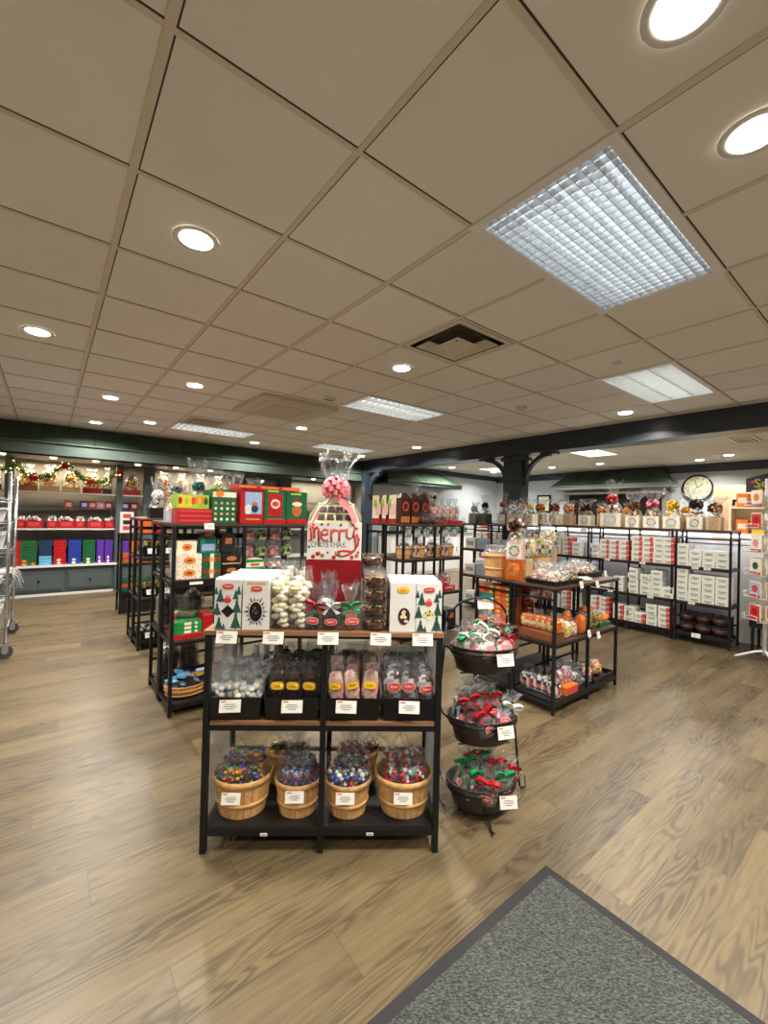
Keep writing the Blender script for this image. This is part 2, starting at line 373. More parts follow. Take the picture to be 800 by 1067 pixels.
    def build(s, name, parent=None, loc=None, rz=0):
        me = bpy.data.meshes.new(name); me.from_pydata(s.v, [], s.f)
        for k in s.keys: me.materials.append(MATS[k])
        me.polygons.foreach_set('material_index', s.m); me.polygons.foreach_set('use_smooth', s.sm); me.update()
        o = bpy.data.objects.new(name, me); C.objects.link(o); o.parent = parent
        if loc is not None: o.location = loc
        o.rotation_euler = (0, 0, rz)
        return o
def tag(o, label, cat, group=None):
    o['label'] = label; o['category'] = cat
    if group: o['group'] = group
    return o
def empty(name): o = bpy.data.objects.new(name, None); o.empty_display_size = .05; C.objects.link(o); return o
def struct(mb, name, **kw): o = mb.build(name, **kw); o['kind'] = 'structure'; return o
KIDS = {}
def copy_tree(o, parent=None):
    c = o.copy(); C.objects.link(c); c.parent = parent
    for ch in [x for x in o.children]: copy_tree(ch, c)
    return c
CACHE = {}
def put(key, builder, loc, rz=0, label='', cat='', group=None, sc=None):
    """first call builds the thing itself, later calls copy it and its parts"""
    if key not in CACHE: o = builder(); CACHE[key] = o
    else: o = copy_tree(CACHE[key]); 
    if 'group' in o: del o['group']
    o.location = loc; o.rotation_euler = (0, 0, rz); o.scale = (1, 1, 1) if sc is None else ((sc,)*3 if isinstance(sc, (int, float)) else sc)
    if cat == 'candy bag' and sc is None:
        k = random.uniform(.93, 1.07); o.scale = (k, k, random.uniform(.92, 1.08)); o.rotation_euler = (random.uniform(-.1, .07), random.uniform(-.12, .12), rz+random.uniform(-.15, .15))
    return tag(o, label, cat, group)
ORD = ['first', 'second', 'third', 'fourth', 'fifth', 'sixth', 'seventh', 'eighth', 'ninth', 'tenth', 'eleventh', 'twelfth', 'thirteenth', 'fourteenth']
def text_mesh(mb, txt, size, origin, key, ext=.0008, axis='y', shear=0, bold=0., sx=1.):
    cu = bpy.data.curves.new('lettering', 'FONT'); cu.body = txt; cu.size = size; cu.extrude = ext; cu.shear = shear; cu.offset = bold; cu.resolution_u = 2
    o = bpy.data.objects.new('lettering', cu); C.objects.link(o)
    dg = bpy.context.evaluated_depsgraph_get(); me = bpy.data.meshes.new_from_object(o.evaluated_get(dg))
    for p in me.polygons:
        pts = []
        for vi in p.vertices:
            x, y, z = me.vertices[vi].co; x *= sx
            if axis == 'y': pts.append((origin[0]+x, origin[1]-z, origin[2]+y))
            else: pts.append((origin[0]-z, origin[1]-x, origin[2]+y))
        mb.poly(pts, key)
    bpy.data.objects.remove(o); bpy.data.meshes.remove(me); bpy.data.curves.remove(cu)
def scribble(mb, c, w, h, key, axis='y'):
    """a small illegible handwritten logo word"""
    pts = [(-.5, -.35), (-.33, .5), (-.2, -.35), (-.3, .0), (-.1, .05), (-.05, .3), (-.02, -.3), (.06, .25), (.12, -.2), (.2, .2), (.27, -.2), (.35, .2), (.5, .05)]
    P = [(c[0]+a*w, c[1]-.0018, c[2]+b*h) if axis == 'y' else (c[0]-.0018, c[1]-a*w, c[2]+b*h) for a, b in pts]
    for a, b in zip(P, P[1:]): mb.tube([a, b], h*.07, key, 4, smooth=False)

# ================================================================== THE ROOM
CZ = 2.736; T = .6096; U0 = .2218; V0 = 1.2572
XL, YF, XB, XR, YB = -3.4, -2.2, 5.86, 11.12, 9.32
m = MB(); m.box(((XL+XR)/2, (YF+YB)/2, -.05), (XR-XL, YB-YF, .1), 'vinyl_plank'); struct(m, 'floor')
def cell(u, v): return (U0+u*T, V0+v*T)
troffers = [(2, -1), (6, 0), (4, 4), (2, 9), (6, 9), (-2, -3), (2, -5)]
skip = {(u+k, v) for u, v in troffers for k in (0, 1)} | {(3, 1)}
m = MB()
for u in range(-7, 10):
    for v in range(-6, 13):
        if (u, v) in skip: continue
        x0, y0 = cell(u, v); x1, y1 = x0+T, y0+T
        x0 = max(x0, XL); x1 = min(x1, XB+.1); y0 = max(y0, YF); y1 = min(y1, 8.6)
        if x1 <= x0 or y1 <= y0: continue
        m.poly([(x0, y0, CZ), (x0, y1, CZ), (x1, y1, CZ), (x1, y0, CZ)], 'ceiling_tile')
owner = {}
for i_, (u, v) in enumerate(troffers): owner[(u, v)] = owner[(u+1, v)] = i_
for u in range(-6, 10):
    w = .028 if u % 2 == 0 else .022
    for v in range(-6, 13):
        if (u, v) in owner and owner[(u, v)] == owner.get((u-1, v)): continue
        x, y0 = cell(u, v); y1 = min(y0+T, 8.6); y0 = max(y0, YF)
        if y1 <= y0: continue
        m.box((x+w/2+.003, (y0+y1)/2, CZ-.0005), (.006, y1-y0, .001), 'tee_gap')
        m.box((x, (y0+y1)/2, CZ-.002), (w, y1-y0, .004), 'tee_metal')
for v in range(-5, 13):
    y = V0+v*T
    if y > 8.6: continue
    m.box(((XL+XB)/2, y-.013, CZ-.0005), (XB-XL, .007, .001), 'tee_gap')
    m.box(((XL+XB)/2, y, CZ-.0015), (XB-XL, .021, .003), 'tee_metal')
m.box(((XL+XB)/2, (YF+8.6)/2, CZ+.3), (XB-XL, 8.6-YF, .04), 'hvac_dark')
struct(m, 'ceiling')
m = MB()                                            # the plainer cream ceiling beyond the beam
rx0, rx1 = XB+.1, XR
m.box(((rx0+rx1)/2, (YF+8.6)/2, CZ+.02), (rx1-rx0, 8.6-YF, .04), 'warm_wall')
for u in range(10, 18):
    x = U0+u*T; m.box((x, (YF+8.6)/2, CZ-.001), (.016, 8.6-YF, .002), 'hvac')
for v in range(-5, 13): m.box(((rx0+rx1)/2, V0+v*T, CZ-.001), (rx1-rx0, .016, .002), 'hvac')
struct(m, 'ceiling')
def wall(name, c, d, k='wall_paint'): m = MB(); m.box(c, d, k); return struct(m, name)
wall('wall_left', (XL-.05, (YF+YB)/2, 1.4), (.1, YB-YF, 2.8), 'warm_wall')
wall('wall_front', ((XL+XR)/2, YF-.05, 1.4), (XR-XL, .1, 2.8), 'warm_wall')
wall('wall_back', ((XL+5.9)/2, YB+.05, 1.4), (5.9-XL+.1, .1, 2.8), 'grey_panel')
wall('wall_right', (XR+.05, (YF+8.4)/2, 1.4), (.1, 8.4-YF+.2, 2.8))
wall('wall_rear', ((6.05+XR)/2, 8.45, 1.4), (XR-6.05, .1, 2.8))
wall('wall_side', (6.0, 8.9, 1.4), (.1, 1.0, 2.8), 'grey_panel')
# beam with a pale strip under its edge, crown trims
m = MB(); m.box((6.01, (YF+8.6)/2, 2.615), (.3, 8.6-YF, .245), 'beam_paint'); m.box((6.01, (YF+8.6)/2, 2.483), (.34, 8.6-YF, .02), 'beam_paint')
m.box((6.17, (YF+8.6)/2, 2.70), (.03, 8.6-YF, .07), 'beam_paint'); struct(m, 'trim_1')
m = MB(); m.box((XR-.04, (YF+8.4)/2, 2.67), (.08, 8.4-YF, .13), 'beam_paint'); m.box((XR-.015, (YF+8.4)/2, 2.59), (.03, 8.4-YF, .05), 'beam_paint'); struct(m, 'trim_2')
m = MB(); m.box(((6.2+XR)/2, 8.36, 2.67), (XR-6.2, .08, .13), 'beam_paint'); struct(m, 'trim_3')
# column with paired brackets
col = empty('support_column'); col.location = (5.98, 4.15, 0); tag(col, 'dark painted square column under the ceiling beam with curved brackets', 'column')
m = MB(); m.box((0, 0, 1.24), (.2, .34, 2.46), 'beam_paint'); m.build('shaft', col)
m = MB(); m.box((0, 0, .12), (.26, .4, .24), 'beam_paint'); m.box((0, 0, 2.08), (.25, .39, .05), 'beam_paint'); m.box((0, 0, 2.42), (.26, .42, .06), 'beam_paint'); m.build('collar', col)
for sg in (-1, 1):
    m = MB(); y0 = sg*.17; pts = [(0, y0+sg*(.02+.42*(1-math.cos(a))), 1.98+.44*math.sin(a)) for a in [i*PI/2/9 for i in range(10)]]
    for a, b in zip(pts, pts[1:]):
        p = [(-.05, a[1], a[2]), (.05, a[1], a[2]), (.05, b[1], b[2]), (-.05, b[1], b[2])]
        q = [(x, y-sg*0.0, z+.0) for x, y, z in p]
        h = .06
        i = m.av([(-.04, a[1], a[2]), (.04, a[1], a[2]), (.04, b[1], b[2]), (-.04, b[1], b[2]), (-.04, a[1]-sg*h*.3, a[2]+h), (.04, a[1]-sg*h*.3, a[2]+h), (.04, b[1]-sg*h*.3, b[2]+h*.9), (-.04, b[1]-sg*h*.3, b[2]+h*.9)])
        for f in ((0, 1, 2, 3), (4, 7, 6, 5), (0, 4, 5, 1), (1, 5, 6, 2), (2, 6, 7, 3), (3, 7, 4, 0)): m.face([i+k for k in f], 'beam_paint')
    m.box((0, y0+sg*.42, 2.455), (.12, .26, .03), 'beam_paint')
    m.box((0, y0+sg*.02, 2.2), (.09, .04, .44), 'beam_paint')
    m.build('bracket', col)
# far end of the beam: a second bracket against the cabinet wall
m = MB()
for i in range(9):
    a = i*PI/2/9; b = (i+1)*PI/2/9
    A = (0, -.05-.4*(1-math.cos(a)), 1.95+.45*math.sin(a)); B = (0, -.05-.4*(1-math.cos(b)), 1.95+.45*math.sin(b))
    m.box((0, (A[1]+B[1])/2, (A[2]+B[2])/2), (.1, .08, .1), 'beam_paint')
m.box((0, -.3, 2.45), (.12, .5, .04), 'beam_paint'); m.box((0, .05, 1.25), (.24, .14, 2.46), 'beam_paint')
tag(m.build('wall_pilaster', loc=(5.86, 8.05, 0)), 'dark pilaster with curved bracket at the far end of the beam', 'pilaster')

# ------------------------------------------------------------------ lights
def area(name, loc, sx, sy, power, col, parent=None, shape='RECTANGLE', spread=PI, rot=(0, 0, 0)):
    d = bpy.data.lights.new(name, 'AREA'); d.shape = shape; d.size = sx; d.size_y = sy; d.energy = power; d.color = lin(col) if max(col) > 1 else col; d.spread = spread
    o = bpy.data.objects.new(name, d); C.objects.link(o); o.location = loc; o.rotation_euler = rot
    if parent: o.parent = parent
    return o
def make_downlight():
    t = empty('downlight')
    m = MB(); m.lathe([(.072, .0), (.095, -.003), (.1, 0.002)], 'white', 24); m.build('trim_ring', t)
    m = MB(); m.disc((0, 0, -.001), .072, .072, 'lens_glow', 20, 'z', -.003); m.build('lens', t)
    area('lamp', (0, 0, -.012), .13, .13, DL_POWER, (255, 248, 238), t, 'DISK', R(150))
    return t
DL_POWER = 40
DLS = [(.52, 2.15, 'nearest on the left half of the ceiling, above the aisle'), (-.09, 4.04, 'leftmost, near the frame edge, before the green canopy'), (.54, 5.85, 'middle one of the row leading to the garland cabinet'),
    (1.15, 4.64, 'above the candy box rack'), (1.15, 7.09, 'left of the ceiling vent before the canopy'), (.53, 7.70, 'closest to the canopy above the garland'), (2.96, 7.67, 'just right of the far long light, by the canopy'),
    (2.97, 5.83, 'beside the air cassette, towards the canopy'), (5.33, 7.63, 'furthest along the beam, by the canopy corner'), (5.36, 5.88, 'beside the beam, between column and canopy'), (2.38, 2.83, 'beside the square air diffuser'),
    (1.21, .38, 'cut by the top edge of the photo'), (1.79, .36, 'right of the nearest louvred light, at the frame edge'), (5.32, 2.21, 'beside the beam, right of the column'),
    (7.63, 2.24, 'beyond the beam, nearest to it on the right'), (10.3, 2.84, 'beyond the beam, above the wall clock'), (9.89, 2.28, 'beyond the beam, rightmost, near the wall clock'), (9.68, 4.53, 'beyond the beam, above the far green canopy'),
    (9.69, 5.7, 'beyond the beam, just right of the column'), (7.62, 7.4, 'beyond the beam, over the left green canopy'), (8.16, 7.58, 'beyond the beam, second over the left green canopy'), (9.73, 7.48, 'beyond the beam, left of the column by the far corner')]
for x, y, w in DLS:
    put('downlight', make_downlight, (x, y, CZ-.005), 0, 'round white recessed downlight, ' + w, 'ceiling light', 'recessed downlights')
for x, y in ((-1.9, .4), (-1.9, 2.6), (.3, -1.2), (4.4, -.6), (3.6, .4), (-1.9, 5.8), (7.6, 0), (7.6, 5)):  # unseen downlights, added to raise the ambient light
    put('downlight', make_downlight, (x, y, CZ-.005), 0, f'added ambient downlight out of view at {x} by {y} metres', 'ceiling light', 'added ambient downlights outside the frame')
def make_troffer(fine):
    def f():
        t = empty('troffer_light'); Lx, Ly = 2*T-.03, T-.03
        m = MB()
        for sx, sy, w, d in ((0, 1, Lx+.05, .04), (0, -1, Lx+.05, .04), (1, 0, .04, Ly-.034), (-1, 0, .04, Ly-.034)): m.box((sx*(Lx/2+.003), sy*(Ly/2+.003), -.003), (w, d, .01), 'white_metal')
        m.build('frame', t)
        m = MB(); Z = .12
        m.box((0, 0, Z), (Lx, Ly, .006), 'white_metal')
        for sx, sy, w, d in ((0, 1, Lx, .004), (0, -1, Lx, .004), (1, 0, .004, Ly), (-1, 0, .004, Ly)): m.box((sx*Lx/2, sy*Ly/2, Z/2), (w, d, Z), 'white_metal')
        m.build('housing', t)
        for k in range(3):
            m = MB(); y = (k-1)*Ly/3; m.tube([(-Lx/2+.03, y, .085), (Lx/2-.03, y, .085)], .014, 'tube_glow', 8); m.build('tube', t)
        m = MB(); nx, ny = (26, 13) if fine else (14, 3)
        for i in range(1, nx): m.box((-Lx/2+Lx*i/nx, 0, .016), (.003, Ly, .03 if fine else .03), 'silver' if fine else 'white_metal')
        for i in range(1, ny): m.box((0, -Ly/2+Ly*i/ny, .016), (Lx, .003 if fine else .008, .032), 'silver' if fine else 'white_metal')
        m.build('louver', t)
        area('lamp', (0, 0, .108), Lx-.06, Ly-.06, TR_POWER, (246, 252, 244), t)
        return t
    return f
TR_POWER = 2.6
for (u, v), w in zip(troffers, ('large and closest, with a fine square louvre', 'by the beam behind the closest one', 'between air cassette and beam', 'far, in front of the green canopy by the grille vent', 'farthest, at the canopy near the beam', '', '')):
    x, y = cell(u+1, v); y += T/2
    fine = (u, v) == (2, -1)
    put('troffer_fine' if fine else 'troffer', make_troffer(fine), (x, y, CZ), 0, ('rectangular fluorescent ceiling light, ' + w) if w else ('rectangular ceiling light outside the photo ' + ('behind on the left' if u < 0 else 'behind the camera')), 'ceiling light', 'fluorescent ceiling lights')
for x, y, w in ((7.9, 3.9, 'beyond the beam, right of the column'), (9.4, 7.0, 'beyond the beam, left of the column')):
    m = MB(); t = empty('panel_light'); m.box((0, 0, 0), (1.2, .58, .012), 'white_metal'); m.build('frame', t)
    m = MB(); m.box((0, 0, -.008), (1.12, .5, .006), 'tube_glow'); m.build('diffuser', t); area('lamp', (0, 0, -.015), 1.1, .48, 14, (240, 246, 255), t)
    t.location = (x, y, CZ-.007); tag(t, 'flat fluorescent ceiling panel ' + w, 'ceiling light')
# hvac
def diffuser():
    t = empty('air_diffuser'); s = T-.03
    m = MB(); m.box((0, 0, .1), (s, s, .01), 'hvac_dark')
    for a, b, c_ in ((s, .022, 0), (s*.8, .02, -.012), (s*.55, .02, -.03)):
        pass
    m.build('plenum', t)
    for k, (o_, i_, z, zi) in enumerate(((s*.5, s*.43, 0, 0), (s*.37, s*.27, -.01, .04), (s*.2, s*.02, -.012, .03))):
        m = MB()
        P = [(-o_, -o_), (o_, -o_), (o_, o_), (-o_, o_)]; Q = [(-i_, -i_), (i_, -i_), (i_, i_), (-i_, i_)]
        for j in range(4):
            a, b = P[j], P[(j+1) % 4]; c_, d_ = Q[(j+1) % 4], Q[j]
            m.poly([(a[0], a[1], z), (b[0], b[1], z), (c_[0], c_[1], zi), (d_[0], d_[1], zi)], 'hvac')
        m.build('vane', t)
    return t
x, y = cell(3, 1); put('diff', diffuser, (x+T/2, y+T/2, CZ-.004), 0, 'square white air diffuser with nested vanes in the ceiling', 'air vent')
def cassette():
    t = empty('air_cassette'); m = MB(); m.box((0, 0, 0), (.95, .95, .04), 'hvac'); m.build('panel', t)
    m = MB(); m.box((0, 0, -.024), (.5, .5, .012), 'tee_metal')
    for i in range(12): m.box((0, -.23+i*.042, -.032), (.46, .012, .006), 'hvac')
    m.build('intake_grille', t)
    for a in range(4):
        m = MB(); m.M = Matrix.Rotation(a*PI/2, 4, 'Z'); m.box((0, .37, -.022), (.6, .07, .008), 'hvac_dark' if a in () else 'tee_metal'); m.box((0, .37, -.027), (.6, .02, .006), 'hvac'); m.build('flap', t)
    return t
put('cass', cassette, (2.25, 4.87, CZ-.026), 0, 'large square ceiling air conditioning cassette with four flaps', 'air conditioner')
m = MB(); m.box((0, 0, 0), (.5, .5, .012), 'hvac'); m.box((0, 0, -.008), (.4, .36, .006), 'hvac_dark')
for i in range(6): m.box((0, -.15+i*.06, -.014), (.4, .016, .008), 'hvac')
tag(m.build('grille_vent', loc=(1.75, 6.44, CZ-.008)), 'grilled return vent with dark slots beside the far long light', 'air vent')
m = MB(); m.box((0, 0, 0), (.14, .06, .03), 'white_metal'); m.box((0, 0, -.016), (.1, .03, .006), 'hvac_dark'); tag(m.build('exit_sensor', loc=(2.4, 4.08, CZ-.017)), 'small dark wall-wash sensor box on the ceiling by the cassette', 'sensor')
m = MB(); m.lathe([(.0, -.04), (.04, -.038), (.055, -.02), (.06, 0)], 'hvac', 16); tag(m.build('smoke_detector', loc=(4.24, 2.89, CZ-.003)), 'round smoke detector on the ceiling left of the beam', 'smoke detector')
m = MB(); m.lathe([(.0, -.012), (.03, -.012), (.035, 0)], 'white', 14); tag(m.build('sprinkler_cover', loc=(3.59, 1.57, CZ-.003)), 'small round sprinkler cover between the two nearest louvred lights', 'sprinkler')
m = MB(); m.box((0, 0, 0), (.6, .3, .012), 'hvac')
for i in range(5): m.box((0, -.1+i*.05, -.008), (.5, .02, .006), 'hvac_dark')
tag(m.build('grille_vent', loc=(8.2, 1.7, CZ-.008)), 'brown grille vent in the ceiling beyond the beam', 'air vent')

# ------------------------------------------------------------------ green canopy over the back cabinets
def canopy(name, label, x0, x1, y_face, y_top, z0, z1, z2, hip=0):
    t = empty(name); m = MB(); yb = y_top
    n = max(2, int((x1-x0)/.62))
    i = m.av([(x0, y_face, z1), (x1, y_face, z1), (x1-hip, y_top, z2), (x0+hip, y_top, z2), (x0, y_face, z1-.02), (x1, y_face, z1-.02)])
    m.face([i, i+1, i+2, i+3], 'green_roof')
    if hip:
        j = m.av([(x0, y_face+.45, z1), (x1, y_face+.45, z1)]); m.face([i, i+3, j], 'green_roof'); m.face([i+1, j+1, i+2], 'green_roof')
    for k in range(1, n):
        a = k/n; xa = x0+(x1-x0)*a; xb = x0+hip+(x1-x0-2*hip)*a
        m.tube([(xa, y_face-.004, z1+.004), (xb, y_top-.004, z2)], .008, 'beam_paint', 4, smooth=False)
    m.build('roof', t)
    m = MB(); m.box(((x0+x1)/2, y_face+.02, (z0+z1)/2), (x1-x0, .04, z1-z0), 'green_fascia'); m.box(((x0+x1)/2, y_face, z1), (x1-x0+.02, .07, .015), 'green_fascia'); m.build('fascia', t)
    m = MB(); m.box(((x0+x1)/2, y_face+.4, z0+.01), (x1-x0, .8, .02), 'grey_cabinet'); m.build('soffit', t)
    tag(t, label, 'canopy'); return t
canopy('green_canopy', 'long dark green panelled canopy over the grey back cabinets', XL, 5.84, 8.17, 8.45, 2.22, 2.42, CZ)
canopy('green_canopy', 'dark green hipped canopy on the rear wall left of the column', 6.2, 8.75, 7.75, 8.3, 2.2, 2.3, 2.66, .4)
# the far canopy hangs on the right-hand wall, so it is built along y
t = empty('green_canopy'); m = MB(); ya, yb = 3.43, 6.25; i = m.av([(10.55, ya, 2.33), (10.55, yb, 2.33), (11.0, yb-.3, 2.7), (11.0, ya+.3, 2.7), (11.0, ya, 2.33), (11.0, yb, 2.33)])
m.face([i, i+3, i+2, i+1], 'green_roof'); m.face([i, i+4, i+3], 'green_roof'); m.face([i+1, i+2, i+5], 'green_roof')
for k in range(1, 5): m.tube([(10.54, ya+(yb-ya)*k/5, 2.335), (10.99, ya+.3+(yb-ya-.6)*k/5, 2.705)], .008, 'green_roof', 4)
m.build('roof', t); m = MB(); m.box((10.56, (ya+yb)/2, 2.29), (.04, yb-ya, .09), 'green_fascia'); m.build('fascia', t)
m = MB(); m.box((10.78, (ya+yb)/2, 2.255), (.5, yb-ya, .02), 'grey_panel'); m.build('soffit', t); tag(t, 'dark green hipped canopy on the far wall beside the clock', 'canopy')
# serving hatch below it
m = MB(); m.box((11.06, 4.85, 1.1), (.06, 2.5, 2.2), 'grey_panel'); m.box((11.02, 4.85, 1.75), (.03, 2.2, .8), 'dark_glass'); m.box((11.0, 4.85, 2.16), (.05, 2.4, .06), 'warm_wall')
tag(m.build('serving_hatch'), 'dark serving window under the far green canopy', 'window')
# clock
t = empty('wall_clock'); m = MB(); m.M = Matrix.Rotation(-PI/2, 4, 'Y'); m.lathe([(.0, 0), (.27, 0), (.29, .03), (.265, .045), (.25, .02)], 'dark_glass', 36); m.build('rim', t)
m = MB(); m.disc((-.022, 0, 0), .255, .255, 'clock_face', 36, 'x')
for k in range(12): a = k*PI/6; m.box((-.026, .21*math.sin(a), .21*math.cos(a)), (.003, .018, .03), 'dark_ink')
m.build('dial', t); m = MB(); m.tube([(-.03, 0, 0), (-.03, -.1, .09)], .006, 'dark_ink', 4); m.tube([(-.03, 0, 0), (-.03, .05, .18)], .005, 'dark_ink', 4); m.build('hands', t)
t.location = (11.1, 3.09, 2.22); tag(t, 'large round wall clock with pale dial and black rim', 'clock')
# tan door with a window, on the far wall
t = empty('tan_door'); m = MB(); m.box((0, 0, 1.1), (.06, .8, 2.2), 'door_wood'); m.build('panel', t); m = MB(); m.box((-.035, -.05, 1.45), (.02, .3, .95), 'dark_glass'); m.build('window_frame', t)
m = MB(); m.box((-.046, -.05, 1.45), (.01, .2, .85), 'clock_face'); m.build('pane', t); t.location = (10.3, 2.2, 0); tag(t, 'tan wooden door standing open with a tall narrow window', 'door')

# ------------------------------------------------------------------ camera
cam = bpy.data.cameras.new('camera'); co = bpy.data.objects.new('camera', cam); C.objects.link(co)
yaw, pitch, roll = .66674, .00831, .02527
f = Vector((math.sin(yaw)*math.cos(pitch), math.cos(yaw)*math.cos(pitch), math.sin(pitch))); r = Vector((math.cos(yaw), -math.sin(yaw), 0)); u = r.cross(f)
r2 = r*math.cos(roll)+u*math.sin(roll); u2 = -r*math.sin(roll)+u*math.cos(roll)
M_ = Matrix((r2, u2, -f)).transposed().to_4x4(); M_.translation = (0, 0, 1.45); co.matrix_world = M_
cam.sensor_fit = 'VERTICAL'; cam.sensor_height = 36; cam.lens = 445.04/1067*36; cam.clip_start = .05
bpy.context.scene.camera = co
sc = bpy.context.scene; sc.view_settings.view_transform = 'Standard'; sc.view_settings.look = 'None'; sc.view_settings.gamma = 1; sc.view_settings.exposure = 0.0; sc.view_settings.use_curve_mapping = False
w = bpy.data.worlds.new('world'); sc.world = w; w.use_nodes = True; w.node_tree.nodes['Background'].inputs['Color'].default_value = (.6, .62, .65, 1); w.node_tree.nodes['Background'].inputs['Strength'].default_value = .1
# floor mat
m = MB(); m.box((.86, .13, .004), (1.62, 1.68, .008), 'rubber'); m.box((.86, .13, .009), (1.54, 1.6, .008), 'mat_carpet')
tag(m.build('floor_mat'), 'dark grey ribbed carpet mat with rubber edge on the wood floor', 'mat')

# ================================================================== SHOP FURNITURE AND GOODS
def make_rack(W_, D, zs, bays=(.5,), woods='shelf_wood', panel=False, low='black_board', post=.026):
    def f():
        t = empty('display_rack'); xs = [0]+[b*W_ for b in bays]+[W_]; top = zs[-1]
        for i, x in enumerate(xs):
            for y in (0, D):
                m = MB(); px = min(max(x, post/2), W_-post/2); py = post/2 if y == 0 else D-post/2
                m.box((px, py, (top-.03)/2), (post, post, top-.03), 'black_metal'); m.build('post', t)
        for i, z in enumerate(zs):
            m = MB(); k = woods if i > 0 else low
            if i == len(zs)-1: m.box((W_/2, D/2, z-.009), (W_+.01, D+.01, .018), k); m.box((W_/2, D/2, z-.024), (W_-.002, D-.002, .012), 'black_metal')
            else:
                m.box((W_/2, D/2, z-.008), (W_-.06, D-.004, .016), k)
                m.box((W_/2, .008, z-.028), (W_-.05, .014, .024), 'black_metal'); m.box((W_/2, D-.008, z-.028), (W_-.05, .014, .024), 'black_metal')
                for x in (.013, W_-.013): m.box((x, D/2, z-.026), (.02, D-.04, .022), 'black_metal')
            m.build('shelf', t)
        if panel:
            for x in (.01, W_-.01):
                m = MB(); z = zs[0]+.02
                while z < top-.04: m.box((x, D/2, z), (.003, D-.05, .003), 'grey_metal'); z += .012
                m.build('mesh_panel', t)
        else:
            for x in (.012, W_-.012):
                m = MB(); m.box((x, D/2, top-.1), (.014, D-.04, .014), 'black_metal'); m.build('side_rail', t)
        for z in (top-.12, zs[0]+.12): m = MB(); m.box((W_/2, D-.01, z), (W_-.04, .012, .02), 'black_metal'); m.build('back_rail', t)
        return t
    return f
def frame(ox, oy, ang):
    def F(lx, ly, z=0): return (ox+lx*math.cos(ang)-ly*math.sin(ang), oy+lx*math.sin(ang)+ly*math.cos(ang), z)
    return F
# --- goods builders, every one faces -y with its origin at the base centre
def price_card(w=.088, h=.05, tilt=.25):
    def f():
        m = MB(); m.M = Matrix.Rotation(-tilt, 4, 'X'); m.box((0, 0, -h/2), (w, .002, h), 'card')
        m.box((-w*.3, -.0016, -h*.12), (w*.25, .0012, h*.08), 'label_red')
        for i, (a, b) in enumerate(((.5, .36), (.62, .53), (.38, .7))): m.box((0, -.0016, -h*b), (w*a, .0012, h*.05), 'ink')
        return m.build('price_card')
    return f
def cards(spots, rz, where, group, key='card', w=.088, h=.05):
    for i, (p, d) in enumerate(spots):
        put(key, price_card(w, h), p, rz+R(random.uniform(-5, 5)), 'white price card ' + d + ' ' + where, 'price card', group)
def logo(m, c, w, h, key='label_red', ink='pale_pink', axis='y'):
    m.disc(c, w/2, h/2, ink, 18, axis, .0010, 3); c2 = (c[0], c[1]-.001, c[2]) if axis == 'y' else (c[0]-.001, c[1], c[2])
    m.disc(c2, w/2*.9, h/2*.85, key, 18, axis, .0010, 3); c3 = (c[0], c[1]-.0016, c[2]) if axis == 'y' else (c[0]-.0016, c[1], c[2])
    scribble(m, c3, w*.62, h*.5, ink, axis)
def tree(m, x, z, h, y, k='pine'):
    w = h*.72
    for i in range(4):
        a = z+h*.2*i; s = 1-.22*i; m.poly([(x-w*s*.55, y, a), (x+w*s*.55, y, a), (x+w*s*.22, y, a+h*.3), (x-w*s*.22, y, a+h*.3)], k)
    m.poly([(x-w*.18, y, z+h*.8), (x+w*.18, y, z+h*.8), (x, y, z+h*1.08)], k); m.box((x, y, z-h*.05), (h*.06, .0004, h*.1), 'chocolate')
